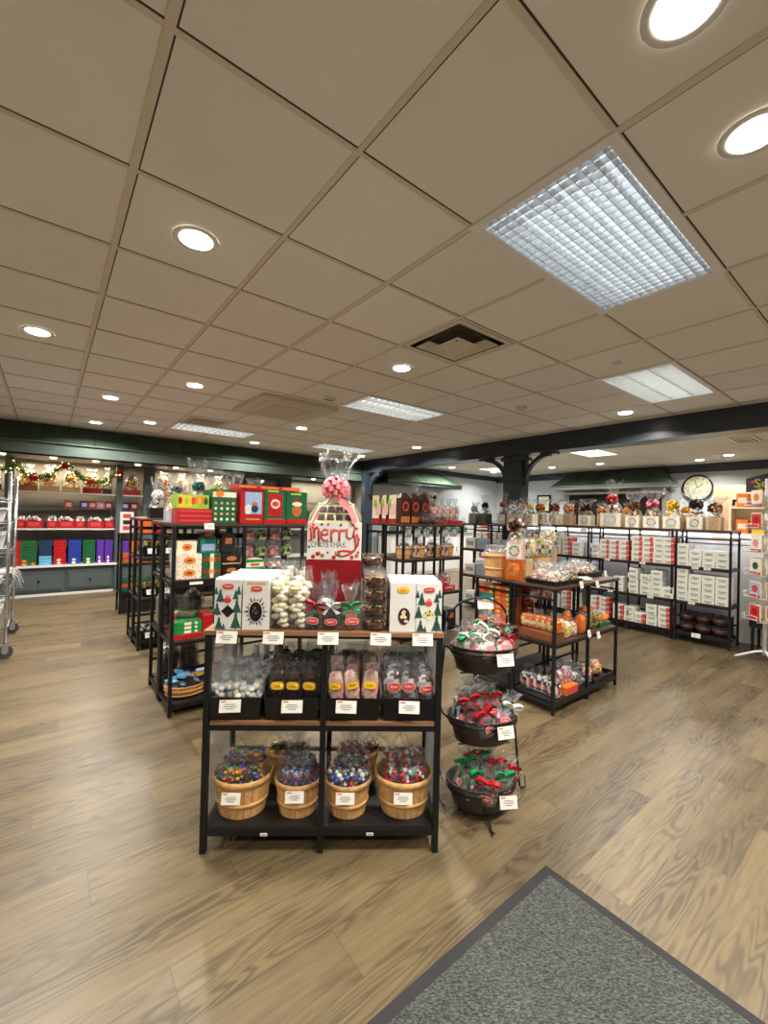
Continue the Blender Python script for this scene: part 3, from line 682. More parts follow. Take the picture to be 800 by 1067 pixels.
def carton(kind):
    def f():
        t = empty('candy_carton'); w, d, h = .112, .085, .212
        m = MB(); m.box((0, 0, h/2), (w, d, h), 'white'); y = -d/2-.0007
        m.box((0, -d/4, h+.004), (w*.98, d*.5, .008), 'white', (w*.9, d*.4))
        if kind in ('tree', 'tree_light'):
            for x, z, s in ((-.036, .118, .052), (.036, .13, .038), (-.05, .062, .05), (.042, .072, .056), (-.04, .002, .05), (.038, .006, .064), (.05, .15, .034), (-.018, .002, .024), (-.056, .15, .03)): 
                tree(m, x*.9, z, s, y)
            m.disc((-.002, y, .125), .016, .013, 'label_red', 10); m.disc((.0, y, .14), .01, .009, 'pink', 8)
            k = 'dark_glass' if kind == 'tree' else 'candy_yellow'
            m.poly([(0, y-.001, .05), (.028, y-.001, .078), (0, y-.001, .106), (-.028, y-.001, .078)], k)
            if kind != 'tree':
                for i in range(7): a = random.uniform(-.016, .016); b = random.uniform(-.014, .014); m.disc((a, y-.001, .078+b), .004, .004, random.choice(['chocolate', 'pine', 'label_red']), 6)
            logo(m, (.0, y, .184), .052, .026)
        elif kind == 'star':
            for i in range(18):
                a = 2*PI*i/18; rr = (.054, .042, .048)[i % 3]; c_ = (.0, y, .078)
                m.poly([(.03*math.cos(a-.16), y, .078+.044*math.sin(a-.16)), (rr*1.0*math.cos(a), y, .078+rr*1.35*math.sin(a)), (.03*math.cos(a+.16), y, .078+.044*math.sin(a+.16))], random.choice(['milk_chocolate', 'ink', 'grey_metal']))
            m.disc((0, y-.001, .078), .031, .046, 'white', 24); m.disc((0, y-.002, .078), .027, .042, 'dark_glass', 24); m.box((0, y, .198), (w*.7, .0005, .012), 'kraft')
            for i in range(8): m.disc((random.uniform(-.012, .012), y-.003, .078+random.uniform(-.025, .025)), .006, .005, random.choice(['grey_metal', 'chocolate', 'ink']), 6)
            logo(m, (.002, y, .176), .052, .026)
        else:
            logo(m, (.0, y, .182), .054, .027, 'yellow', 'gold'); m.disc((.006, y, .068), .026, .037, 'chocolate', 22)
            for i in range(9): m.disc((.006+random.uniform(-.013, .013), y-.001, .068+random.uniform(-.025, .025)), .0075, .0065, random.choice(['candy_yellow', 'cream', 'cream']), 7)
        m.build('carton', t)
        return t
    return f
def sweet_bag(w=.08, d=.055, h=.115, keys=('chocolate', 'milk_chocolate'), bow='red', film='cellophane', neck=.11, lab='label_red', balls=0):
    def f():
        t = empty('candy_bag'); m = MB()
        if balls: m.pile((0, 0, 0), (w*.8, d*.8, h*.85), list(keys), balls, w*.13, 1., 7, 5)
        else: m.lumpy((0, 0, 0), (w*.94, d*.94, h), list(keys), 14, 10, .07)
        m.build('sweets', t)
        m = MB(); m.shell([(w*.5, d*.5, .001), (w*.54, d*.56, h*.3), (w*.52, d*.54, h*.7), (w*.4, d*.4, h), (w*.14, d*.16, h*1.12)], film); m.fan(h*1.12, h*1.12+neck, w*.14, w*.42, film); m.build('wrap', t)
        if bow: m = MB(); m.bow((0, -d*.25, h*1.08), w*.58, bow); m.build('bow', t)
        if lab: m = MB(); logo(m, (0, -d*.58, h*.4), w*.62, h*.3, lab, 'pale_pink'); m.build('label', t)
        return t
    return f
def pouch(w=.085, d=.04, h=.15, keys=('candy_white',), lab=None, film='bag_film', top='bag_film', lab_ink='pale_pink'):
    def f():
        t = empty('candy_pouch'); m = MB(); m.lumpy((0, 0, 0), (w*.94, d*.95, h*.8), list(keys), 14, 11, .1); m.build('sweets', t)
        m = MB(); m.shell([(w*.5, d*.3, 0), (w*.53, d*.56, h*.2), (w*.52, d*.56, h*.7), (w*.5, d*.3, h*.85), (w*.5, .006, h*.94), (w*.52, .004, h)], film, 18, .1); m.build('wrap', t)
        if lab: m = MB(); logo(m, (0, -d*.6, h*.46), w*.72, h*.2, lab, lab_ink); m.build('label', t)
        return t
    return f
def tuft(r=.045, keys=('foil_red',), film='bag_film', tall=.06, cnt=14, br=.012, smooth=True):
    """small gathered bag of wrapped sweets"""
    def f():
        t = empty('candy_bag'); m = MB()
        for i in range(cnt):
            a = random.uniform(0, 2*PI); q = random.uniform(.1, .85); z = random.uniform(.15, 1)
            m.ball((r*q*math.cos(a)*(1-.4*z), r*q*math.sin(a)*(1-.4*z), r*1.3*z), br*random.uniform(.85, 1.2), list(keys), 6, 4, (1, 1, .8), .12)
        m.build('sweets', t)
        m = MB(); m.shell([(r*.7, r*.7, 0), (r*1.05, r*1.05, r*.5), (r*.9, r*.9, r*1.1), (r*.35, r*.35, r*1.6)], film, 12, .12); m.fan(r*1.6, r*1.6+tall, r*.3, r*.9, film, 12, 3, 1.); m.build('wrap', t)
        return t
    return f
def bushel(rx=.115, ry=.1, h=.16, taper=.8, key='basket_wood'):
    def f():
        t = empty('bushel_basket'); m = MB(); n = 22
        for i in range(n):
            a = 2*PI*i/n; da = PI/n*.93; P = []
            for rr, z in ((taper, 0), (1, h)):
                for q in (-da, da): P.append((rx*rr*math.cos(a+q), ry*rr*math.sin(a+q), z))
            i0 = m.av([P[0], P[1], P[3], P[2]]+[(p[0]*.95, p[1]*.95, p[2]) for p in (P[0], P[1], P[3], P[2])])
            for q in ((0, 1, 2, 3), (4, 7, 6, 5), (0, 4, 5, 1), (1, 5, 6, 2), (2, 6, 7, 3), (3, 7, 4, 0)): m.face([i0+k for k in q], key)
        m.lathe([(.001, .006), (rx*taper*.94, .006)], key, n, 1, ry/rx); m.lathe([(rx*taper*.93, .004), (rx*.93, h*.97)], 'kraft', n, 1, ry/rx); m.build('staves', t)
        for z, hh in ((h*.84, h*.18), (h*.3, h*.1)):
            m = MB(); r0 = rx*(taper+(1-taper)*z/h)+.001; m.lathe([(r0, z), (r0+.004, z), (r0+.004+rx*.01, z+hh), (r0+.001, z+hh)], key, 28, 1, ry/rx); m.build('hoop', t)
        return t
    return f
def tray_box(w=.235, d=.3, h=.1, key='black_plastic', t_=.92):
    def f():
        m = MB(); b = t_
        for (x0, y0), (x1, y1) in (((-1, -1), (1, -1)), ((1, -1), (1, 1)), ((1, 1), (-1, 1)), ((-1, 1), (-1, -1))):
            P = [(x0*w/2*b, y0*d/2*b, 0), (x1*w/2*b, y1*d/2*b, 0), (x1*w/2, y1*d/2, h), (x0*w/2, y0*d/2, h)]
            Q = [(p[0]*.97, p[1]*.97, p[2]) for p in P]; i = m.av(P+Q)
            for q in ((0, 1, 2, 3), (4, 7, 6, 5), (2, 6, 7, 3), (0, 4, 5, 1)): m.face([i+k for k in q], key)
        m.box((0, 0, .003), (w*b*.99, d*b*.99, .006), key)
        return m.build('display_tray')
    return f
def tub_clear(w=.11, h=.062, keys=('chocolate', 'milk_chocolate', 'chocolate', 'chocolate', 'dark_glass', 'milk_chocolate', 'tan')):
    def f():
        t = empty('candy_tub'); m = MB(); m.lumpy((0, 0, .002), (w*.86, w*.86, h*.75), list(keys), 30, 10, .1, 4); m.build('sweets', t)
        m = MB(); m.shell([(w*.44, w*.44, 0), (w*.47, w*.47, h*.5), (w*.5, w*.5, h*.86)], 'clear_plastic', 20, .01); m.build('tub', t)
        m = MB(); m.shell([(w*.515, w*.515, h*.84), (w*.515, w*.515, h*.97), (w*.46, w*.46, h)], 'clear_plastic', 20, .01); m.lathe([(0, h), (w*.47, h-.001)], 'clear_plastic', 16); m.build('lid', t)
        return t
    return f
def plain_box(w, d, h, key, front=None, name='gift_box', deco=None):
    def f():
        m = MB(); m.box((0, 0, h/2), (w, d, h), key); y = -d/2-.0006
        if front:
            for fx, fz, fw, fh, k in front: m.box((fx*w, y, fz*h), (fw*w, .0012, fh*h), k)
        if deco: deco(m, w, d, h, y)
        return m.build(name)
    return f
def gift_basket(w=.15, d=.12, h=.1, top=.34, bows=('bow_pink',), base='cream', goods=('chocolate', 'pale_pink', 'gold'), pane='card', br=.05, film='cellophane', fanr=.075):
    """decorated box of sweets wrapped in gathered film with a pull bow; top = full height"""
    def f():
        t = empty('gift_basket'); m = MB(); m.box((0, 0, h/2), (w, d, h), base)
        if pane:
            m.box((0, -d/2-.001, h*.5), (w*.86, .002, h*.82), pane)
            for i in range(14):
                a = 2*PI*i/14; m.disc((w*.28*math.cos(a), -d/2-.002, h*.5+h*.27*math.sin(a)), .012, .007, random.choice(['orange', 'green', 'lime', 'tan']), 6)
        m.build('box', t)
        zb = h+(top-h)*.42
        m = MB(); m.pile((0, 0, h*.9), (w*.8, d*.7, (zb-h)*.75), list(goods), 16, w*.11, 1., 6, 4); m.build('treats', t)
        m = MB(); m.shell([(w*.54, d*.56, h*.05), (w*.56, d*.58, h), (w*.42, d*.44, (h+zb)/2), (w*.12, d*.14, zb)], film, 18, .05); m.fan(zb, top, w*.1, fanr, film, 18, 4, .7); m.build('wrap', t)
        if bows: m = MB(); m.pom((0, -d*.15, zb), br, list(bows), 30); m.build('bow', t)
        return t
    return f

def white_pouch():
    t = empty('candy_pouch'); m = MB(); w, d, h = .095, .07, .1
    for i in range(26): m.ball((random.uniform(-.42, .42)*w, random.uniform(-.4, .4)*d, random.uniform(.01, .08)), .017, ['candy_white', 'white', 'cream'], 7, 5, (1, .9, .8), .15)
    m.build('sweets', t); m = MB(); m.shell([(w*.5, d*.5, 0), (w*.56, d*.58, h*.4), (w*.5, d*.5, h*.9), (w*.3, d*.3, h*1.2), (w*.42, .01, h*1.6)], 'cellophane', 16, .14); m.build('wrap', t); return t
def white_bag():
    t = empty('candy_bag'); m = MB(); w, d, h = .082, .075, .27
    for i in range(36): m.ball((random.uniform(-.3, .3)*w, random.uniform(-.3, .3)*d, .018+(i/36)*h*.8), .021, ['candy_white', 'candy_yellow', 'cream'], 7, 5, (1, .9, .7), .15)
    m.build('sweets', t); m = MB(); m.shell([(w*.5, d*.5, 0), (w*.53, d*.55, h*.2), (w*.52, d*.55, h*.6), (w*.53, d*.5, h*.85), (w*.5, d*.2, h), (w*.5, .006, h*1.08)], 'bag_film', 18, .1); m.build('wrap', t); return t
# ------------------------------------------------------------------ FRONT RACK
FA = -.66674+R(2.3); ox, oy = .5446, 1.884
def w2g(X, Y): c, s = math.cos(.66674), math.sin(.66674); return (X*c+Y*s, -X*s+Y*c)
ox, oy = w2g(-.745, 1.815)
F = frame(ox, oy, FA); FW, FD = 1.015, .40
ZF = (.115, .56, .945)
put('front_rack', make_rack(FW, FD, ZF, (.5,), 'shelf_wood', True, 'black_board', .025), F(0, 0), FA, 'black metal three level rack with wooden shelves at the front, facing the mat', 'display rack')
G = 'price cards along the front rack top'
cards([(F(x, -.008, .945), d) for x, d in ((.095, 'leftmost, below the snowy tree carton'), (.29, 'second from the left, below the white sweets'), (.52, 'in the middle, below the three bow bags'), (.745, 'below the clear tubs'), (.925, 'rightmost, below the tree carton at the right'))], FA, 'on the front rack top', G, 'card_big')
Z = .946
for i in range(4):
    d = ['front', 'second', 'third', 'rearmost'][i]; y = .055+.088*i
    put('carton_tree', carton('tree'), F(.088+.004*i, y, Z), FA, f'white pine tree carton, dark diamond window, {d} in the leftmost front rack file', 'candy box', 'cartons on the left of the front rack')
    put('carton_star', carton('star'), F(.205+.004*i, y, Z), FA+.04*(i == 0), f'white carton with dark oval star burst window, {d} in its file', 'candy box', 'cartons on the left of the front rack')
    if i < 3:
        put('carton_yellow', carton('yellow'), F(.838, y, Z), FA+.02, f'white carton with yellow oval label, {d} in its file beside the tubs', 'candy box', 'cartons on the right of the front rack')
        put('carton_tree_l', carton('tree_light'), F(.953, y, Z), FA, f'white pine tree carton with pale diamond window, {d} in the rightmost file', 'candy box', 'cartons on the right of the front rack')
k = 0
for j, yy in enumerate((.05, .14, .23, .32)):
    for i, xx in enumerate((.305, .382)):
        put('whitebag', white_bag, F(xx+.005*j, yy, Z), FA+random.uniform(-.2, .2), f'tall clear bag of white sweets, {["left","right"][i]} one of the {["front","second","third","rear"][j]} pair', 'candy bag', 'tall bags of white sweets', (1, 1, .86+.045*j))
# clear tubs: four high, four deep
for j in range(4):
    for i in range(4 if j < 3 else 5):
        put('tub', tub_clear(.108, .061), F(.72-.004*j, .06+.1*j*.85, Z+.001+.0625*i), FA, f'clear tub of chocolate clusters, {ORD[i]} up in the {["front","second","third","rear"][j]} stack on the front rack', 'candy tub', 'clear tubs stacked on the front rack')
# three bow bags
put('bb1', sweet_bag(.088, .06, .1, ('chocolate', 'green', 'dark_glass', 'foil_green'), 'red', 'blue_film', .09), F(.448, .05, Z), FA, 'small clear chocolate bag with a red bow, left of three', 'candy bag')
put('bb2', sweet_bag(.088, .06, .1, ('chocolate', 'milk_chocolate', 'chocolate'), 'white', 'blue_film', .11), F(.533, .05, Z), FA, 'small clear chocolate bag with a white and blue bow, middle of three', 'candy bag')
put('bb3', sweet_bag(.088, .06, .095, ('milk_chocolate', 'chocolate', 'caramel'), 'bow_green', 'cellophane', .085), F(.618, .05, Z), FA, 'small clear chocolate bag with a green bow, right of three', 'candy bag')
put('bb4', sweet_bag(.085, .06, .11, ('silver', 'lime', 'white'), None, 'blue_film', .1, None), F(.49, .125, Z), FA, 'silver topped bag standing behind the red bow bag', 'candy bag')
put('bb5', sweet_bag(.085, .06, .1, ('pink', 'white', 'pale_pink'), None, 'cellophane', .1, None), F(.655, .13, Z), FA, 'pink and white bag behind the green bow bag', 'candy bag')
# red riser with the christmas box
def riser():
    m = MB(); m.box((0, 0, .1425), (.265, .17, .285), 'deep_red'); m.box((0, -.086, .15), (.255, .002, .27), 'deep_red'); return m.build('red_riser')
put('riser', riser, F(.52, .28, Z), FA, 'tall red display box holding up the christmas gift box', 'display box')
def xmas():
    t = empty('christmas_gift_box'); w, h, d = .256, .178, .14
    m = MB(); m.box((0, 0, h/2), (w, d, h), 'cream'); m.box((0, -d/2-.001, h/2), (w*.985, .002, h*.985), 'white')
    y = -d/2-.0025
    for x, z, k in ((-.098, .014, 'red'), (-.055, .02, 'caramel'), (-.03, .034, 'label_red'), (.0, .012, 'foil_red'), (.022, .026, 'green'), (.085, .014, 'label_red'), (.108, .022, 'caramel'), (-.078, .028, 'red'), (.115, .038, 'red'), (-.115, .09, 'label_red'), (-.118, .06, 'green'), (.118, .1, 'green'), (-.1, .165, 'red'), (.09, .166, 'red'), (.03, .166, 'green'), (-.03, .168, 'label_red'), (-.06, .168, 'green')):
        r_ = .010 if z < .03 else .006; m.disc((x, y, z), r_, r_, k, 8)
    for x in (-.068, .008): m.box((x, y, .03), (.006, .001, .02), 'caramel')
    m.build('box', t)
    m = MB(); r_ = .0052
    for st in ([(-.11, .165), (-.108, .088)], [(-.116, .142), (-.104, .16), (-.094, .146), (-.094, .1)], [(-.094, .14), (-.084, .158), (-.074, .146), (-.072, .088)],
               [(-.062, .118), (-.03, .122), (-.033, .142), (-.048, .146), (-.06, .132), (-.06, .104), (-.046, .09), (-.028, .096)], [(-.014, .146), (-.013, .09)], [(-.013, .126), (-.002, .144), (.014, .14)],
               [(.024, .146), (.025, .09)], [(.025, .126), (.036, .144), (.05, .14)], [(.06, .15), (.06, .112), (.074, .1), (.09, .112), (.096, .15)],
               [(.112, .15), (.098, .158), (.094, .13), (.1, .1), (.104, .068), (.094, .044), (.068, .026), (.036, .018), (.014, .028), (.02, .042), (.05, .046), (.082, .042), (.1, .05), (.114, .072), (.116, .1), (.108, .125)]):
        m.tube([(a_, y, b_) for a_, b_ in st], r_, 'label_red', 6)
    m.build('merry_lettering', t)
    m = MB(); x_ = -.108; W1, H1 = .0145, .024
    F1 = {'C': [[(1, .9), (.4, 1), (0, .5), (.4, 0), (1, .1)]], 'H': [[(0, 0), (0, 1)], [(1, 0), (1, 1)], [(0, .5), (1, .5)]], 'R': [[(0, 0), (0, 1), (.9, .8), (0, .5), (1, 0)]], 'I': [[(.5, 0), (.5, 1)]], 'S': [[(1, .9), (.2, .95), (.1, .6), (.9, .4), (.8, .05), (0, .1)]],
          'T': [[(.5, 0), (.5, 1)], [(0, 1), (1, 1)]], 'M': [[(0, 0), (.1, 1), (.5, .4), (.9, 1), (1, 0)]], 'A': [[(0, 0), (.5, 1), (1, 0)], [(.2, .35), (.8, .35)]], '.': [[(.1, 0), (.3, .08)]]}
    for i_, ch in enumerate('CHRISTMAS..'):
        zo = .06+(.002 if i_ % 2 else 0); ww = W1*(.5 if ch in 'I.' else 1.15 if ch == 'M' else 1)
        for st in F1[ch]: m.tube([(x_+a_*ww, y, zo+b_*H1) for a_, b_ in st], .0016, 'dark_ink', 5)
        x_ += ww+.0045
    m.build('christmas_lettering', t)
    # sloping window of chocolates above
    m = MB(); z0, z1 = h, h+.085; 
    i = m.av([(-w/2+.012, -d/2, z0), (w/2-.012, -d/2, z0), (w/2-.045, -d/2+.06, z1), (-w/2+.045, -d/2+.06, z1), (-w/2+.012, d/2, z0), (w/2-.012, d/2, z0), (w/2-.045, d/2-.02, z1), (-w/2+.045, d/2-.02, z1)])
    for q in ((0, 1, 2, 3), (5, 4, 7, 6), (0, 3, 7, 4), (1, 5, 6, 2), (3, 2, 6, 7)): m.face([i+a for a in q], 'candy_yellow')
    m.build('tray', t)
    m = MB(); tl = Matrix.Rotation(-math.atan2(.06, .085), 3, 'X')
    for r_ in range(2):
        for c_ in range(4):
            x = -.066+c_*.044; zz = z0+.024+r_*.036; m.box((x*(1-.08*r_), -d/2-.001+(zz-z0)*.7, zz), (.036, .008, .032), 'chocolate', (.03, .008), tl)
    m.build('chocolates', t)
    m = MB(); m.shell([(w*.51, d*.53, h), (w*.5, d*.5, h+.03), (w*.36, d*.4, h+.09), (.03, .03, h+.125)], 'cellophane', 20, .04); m.fan(h+.125, h+.345, .03, .085, 'cellophane', 22, 5, .7); m.build('wrap', t)
    m = MB(); m.pom((0, -.03, h+.16), .066, ['bow_pink', 'pink'], 46)
    for sg in (-1, 1): m.ribbon([(0, -.05, h+.14), (sg*.03, -.07, h+.1), (sg*.075, -.075, h+.06), (sg*.1, -.08, h+.0)], .03, 'bow_pink', wd=(.7, .3, .6))
    m.build('bow', t)
    return t
put('xmas', xmas, F(.52, .27, Z+.287), FA, 'gift box reading Merry Christmas wrapped in clear film with a large pink bow', 'gift box')

# middle shelf: four black trays of pouches
Z = .561; tw = .235; TX = (.125, .372, .632, .880)
TD = ('leftmost, full of white sweets', 'second from left, with yellow labelled dark pouches', 'third, with pink sweets', 'rightmost, with silver and brown pouches')
for i, x in enumerate(TX):
    put('tray', tray_box(), F(x, .15, Z), FA, f'black tapered display tray on the middle shelf, {TD[i]}', 'tray', 'black trays on the middle shelf')
cards([(F(x, y, Z+.092), d) for x, y, d in ((.115, -.003, 'on the tray of white sweets'), (.375, -.003, 'on the tray of yellow labelled pouches'), (.605, -.003, 'on the tray of pink sweets'), (.875, -.003, 'on the tray of silver pouches'))], FA, 'of the front rack middle shelf', 'price cards on the black trays', 'card_mid')
zt = Z+.012; row = ('front', 'middle', 'back'); side = ('left', 'centre', 'right')
for j in range(3):
    for i in range(3):
        y = .065+.075*j
        put('p_white%d' % (i+j & 1), white_pouch, F(TX[0]+(i-1)*.066, y, zt+.03*j+.035), FA+random.uniform(-.8, .8), f'crumpled white sweets pouch, {side[i]} of the {row[j]} row in the leftmost tray', 'candy bag', 'pouches of white sweets in the leftmost tray')
        put('p_dark', pouch(.08, .055, .17, ('dark_glass', 'chocolate', 'dark_glass', 'black_plastic'), 'yellow', 'bag_film', lab_ink='gold'), F(TX[1]+(i-1)*.071, y, zt+.045+.02*j), FA+random.uniform(-.1, .1), f'dark pouch with yellow label, {side[i]} of the {row[j]} row in the second tray', 'candy bag', 'dark pouches with yellow labels', (1, 1, 1.05))
        put('p_pink', pouch(.08, .05, .165, ('pale_pink', 'pink', 'cream', 'pale_pink'), 'yellow', 'bag_film', lab_ink='gold'), F(TX[2]+(i-1)*.071, y, zt+.045+.015*j), FA+random.uniform(-.1, .1), f'pink pouch with yellow label, {side[i]} of the {row[j]} row in the third tray', 'candy bag', 'pink pouches with yellow labels')
        put('p_silver', pouch(.084, .055, .18, ('silver', 'milk_chocolate', 'white', 'chocolate', 'silver'), 'label_red', 'cellophane'), F(TX[3]+(i-1)*.074, y, zt+.04+.015*j), FA+random.uniform(-.12, .12), f'glinting pouch with red oval label, {side[i]} of the {row[j]} row in the rightmost tray', 'candy bag', 'glinting pouches with red labels')
for i in range(4):
    def bottle():
        t = empty('syrup_bottle'); m = MB(); m.lathe([(0, 0), (.022, .002), (.024, .02), (.023, .07), (.009, .1), (.008, .12)], 'deep_red', 12); m.build('bottle', t)
        m = MB(); m.lathe([(.010, .1), (.012, .1), (.011, .125), (0, .126)], 'white', 10); m.build('cap', t)
        m = MB(); m.box((0, -.024, .05), (.03, .002, .05), 'pale_blue', (.016, .002)); m.build('label', t); return t
    put('bottle', bottle, F(.135+.048*i, .345, Z+.001), FA, f'red sauce bottle with pale label, {ORD[i]} from the left behind the white sweets', 'bottle', 'red bottles at the rear of the middle shelf', (1.1, 1.1, 1.75))
for i in range(4):
    put('dkbag', pouch(.17, .09, .24, ('dark_glass', 'black_plastic', 'chocolate', 'grey_metal'), None, 'cellophane'), F((.36, .44, .60, .69)[i], .345, Z), FA, ['large shiny dark bag behind the yellow labelled pouches, left one', 'large shiny dark bag beside the middle post, rear of the middle shelf', 'large shiny black bag behind the pink pouches, left one', 'large shiny black bag behind the pink pouches, right one'][i], 'candy bag', 'large dark bags at the rear')
for i in range(3):
    for j in range(2):
        put('greentub', plain_box(.05, .06, .1, 'green', ((0, .5, .7, .3, 'silver'), (0, .85, .9, .15, 'foil_green')), 'mint_tin'), F(.815+.056*i, .35, Z+.101*j), FA, f'dark green tin, {side[i]} in the {["lower","upper"][j]} row behind the rightmost tray', 'tin', 'green tins behind the rightmost tray')
# bottom shelf: bushel baskets with bags of wrapped sweets
Z = .116
B = [(.142, .13, .12, .108, .165, ('foil_orange', 'gold', 'foil_green', 'foil_orange', 'foil_blue', 'violet_dark'), 'gold and orange wrapped sweets', 'leftmost'),
     (.392, .12, .092, .088, .15, ('foil_blue', 'navy', 'silver', 'sky', 'magenta'), 'blue wrapped sweets', 'second from left'),
     (.618, .115, .1, .092, .155, ('silver', 'dark_glass', 'foil_blue', 'foil_red', 'white'), 'dark blue and silver wrapped sweets', 'third from left'),
     (.872, .13, .118, .106, .165, ('foil_red', 'foil_green', 'silver', 'foil_red', 'magenta'), 'red and green wrapped sweets', 'rightmost')]
for i, (x, y, rx, ry, h, keys, kd, w) in enumerate(B):
    put('bushel%d' % (i if i in (0, 1) else (0 if i == 3 else 1)), bushel(.131 if i in (0, 3) else .104, .115 if i in (0, 3) else .096, .165 if i in (0, 3) else .15, .78), F(x, y, Z), FA, f'bushel basket of {kd}, {w} on the bottom shelf', 'basket', 'bushel baskets on the bottom shelf')
    pos = [(-.5, -.35), (.0, -.5), (.5, -.35), (-.45, .3), (.12, .25), (.5, .35)]
    for n_, (a, b) in enumerate(pos):
        put('tuft%d' % i, tuft(.054, keys, 'bag_film', .055, 46, .0115), F(x+a*rx, y+b*ry, Z+h-.03+.03*(n_ > 2)), FA+random.uniform(0, 6), f'bag of {kd}, {["front left","front centre","front right","rear left","rear centre","rear right"][n_]} in the {w} basket', 'candy bag', 'bags of ' + kd)
cards([(F(x, y, Z+.135), d) for x, y, d in ((.125, .012, 'on the leftmost bushel basket'), (.392, .022, 'on the second bushel basket'), (.61, .012, 'on the third bushel basket'), (.86, .012, 'on the rightmost bushel basket'))], FA, 'at the bottom of the front rack', 'price cards on the bushel baskets', 'card_low', .08, .046)
for i, (x, kd) in enumerate(((.3, 'brightly'), (.66, 'red'))):
    put('bushelr', bushel(.1, .06, .15, .8), F(x, .325, Z), FA, f'half hidden bushel basket behind the front row, {"left" if i == 0 else "right"} one', 'basket', 'rear bushel baskets')
    for n_ in range(4):
        put('tuftr%d' % i, tuft(.048, (('foil_green', 'gold', 'violet_dark'), ('foil_red', 'caramel', 'white', 'dark_glass'))[i], 'bag_film', .06, 20), F(x-.06+.045*n_, .325, Z+.12), FA, f'gathered bag of {kd} coloured sweets, {ORD[n_]} from left in the {"left" if i == 0 else "right"} rear basket', 'candy bag', 'bags in the rear baskets')
def shelf_tag():
    m = MB(); m.box((0, 0, 0), (.03, .0015, .012), 'card'); m.box((0, -.001, 0), (.02, .001, .003), 'ink'); return m.build('shelf_sticker')
for x, d in ((.27, 'under the leftmost baskets'), (.72, 'under the third basket')):
    put('stag', shelf_tag, F(x, -.004, .085), FA, 'small white sticker on the bottom shelf edge ' + d, 'sticker')

# ------------------------------------------------------------------ THREE TIER TUB STAND
tx, ty = w2g(.515, 2.14); TA = -.66674+R(6)
S = frame(tx, ty, TA)
def tub_oval():
    t = empty('oval_tub'); m = MB(); a, b = .17, .12
    m.lathe([(a*.76, 0), (a*.8, .004), (a, .125), (a*.98, .125), (a*.77, .01), (0.001, .01)], 'brown_black', 32, 1, b/a); m.lathe([(a*.76, 0), (.001, 0)], 'brown_black', 32, 1, b/a); m.build('tub', t)
    for z, r_ in ((.122, 1.01), (.085, .975)):
        m = MB(); m.tube([(a*r_*math.cos(q*2*PI/32), b*r_*math.sin(q*2*PI/32), z) for q in range(32)], .0045, 'brown_black', 6, True); m.build('rim', t)
    return t
zz = (.70, .355, .036)
def stand():
    t = empty('tub_stand')
    for sx, sy in ((1, 1), (-1, 1), (0, -1)):
        m = MB(); x, y = sx*.185, sy*.1 if sy > 0 else -.16
        if sy > 0: m.tube([(x*.88, y*1.1, .9), (x*1.0, y*1.1, .62), (x*1.22, y*1.15, .3), (x*1.4, y*1.25, .03), (x*1.46, y*1.28, .012), (x*1.54, y*1.3, .02)], .006, 'black_metal', 6)
        else: m.tube([(0, -.1, .03), (0, -.13, .03), (0, -.155, .012), (0, -.175, .008), (0, -.19, .02)], .006, 'black_metal', 6)
        m.build('leg', t)
    m = MB(); m.tube([(-.163, .115, .98-.0)]+[(-.163+.163*(1-math.cos(a)), .115-.04*math.sin(a), .84+.0+.21*math.sin(a)) for a in [i*PI/12 for i in range(0, 13)]][0:0]+[(.163*-math.cos(i*PI/12), .115-.05*math.sin(i*PI/12), .9+.14*math.sin(i*PI/12)) for i in range(13)], .006, 'black_metal', 6); m.build('arch', t)
    for z in zz:
        m = MB(); m.tube([(.172*math.cos(q*2*PI/28), .122*math.sin(q*2*PI/28), z+.1) for q in range(28)], .005, 'black_metal', 6, True)
        for sg in (-1, 1): m.tube([(sg*.17, .0, z+.1), (sg*.185, .06, z+.1), (sg*.18, .13, z+.1)], .005, 'black_metal', 6)
        for a in range(2): m.tube([(-.13, -.04+a*.08, z-.006), (.13, -.04+a*.08, z-.006)], .004, 'black_metal', 4)
        m.build('hoop', t)
    for sg in (-1, 1):
        m = MB(); m.tube([(sg*.17, -.02, .13), (sg*.2, -.02, .19), (sg*.22, -.02, .17), (sg*.225, -.02, .12), (sg*.2, -.02, .06), (sg*.15, -.03, .035), (sg*.11, -.03, .03)], .005, 'grey_metal', 6); m.build('scroll', t)
    return t
put('stand', stand, S(0, 0), TA, 'black wire three tier stand holding oval tubs, right of the front rack', 'stand')
TC = (('candy_white', 'white', 'candy_white', 'pink', 'silver'), ('magenta', 'dark_glass', 'silver', 'chocolate'), ('dark_glass', 'magenta', 'foil_green', 'silver', 'chocolate'))
TN = (('white and pink peppermint', 'top'), ('dark chocolate', 'middle'), ('dark red and green', 'bottom'))
BW = (('white', 'red', 'bow_green', 'white'), ('red', 'bow_green', 'white', 'red'), ('red', 'bow_green', 'red', 'bow_green'))
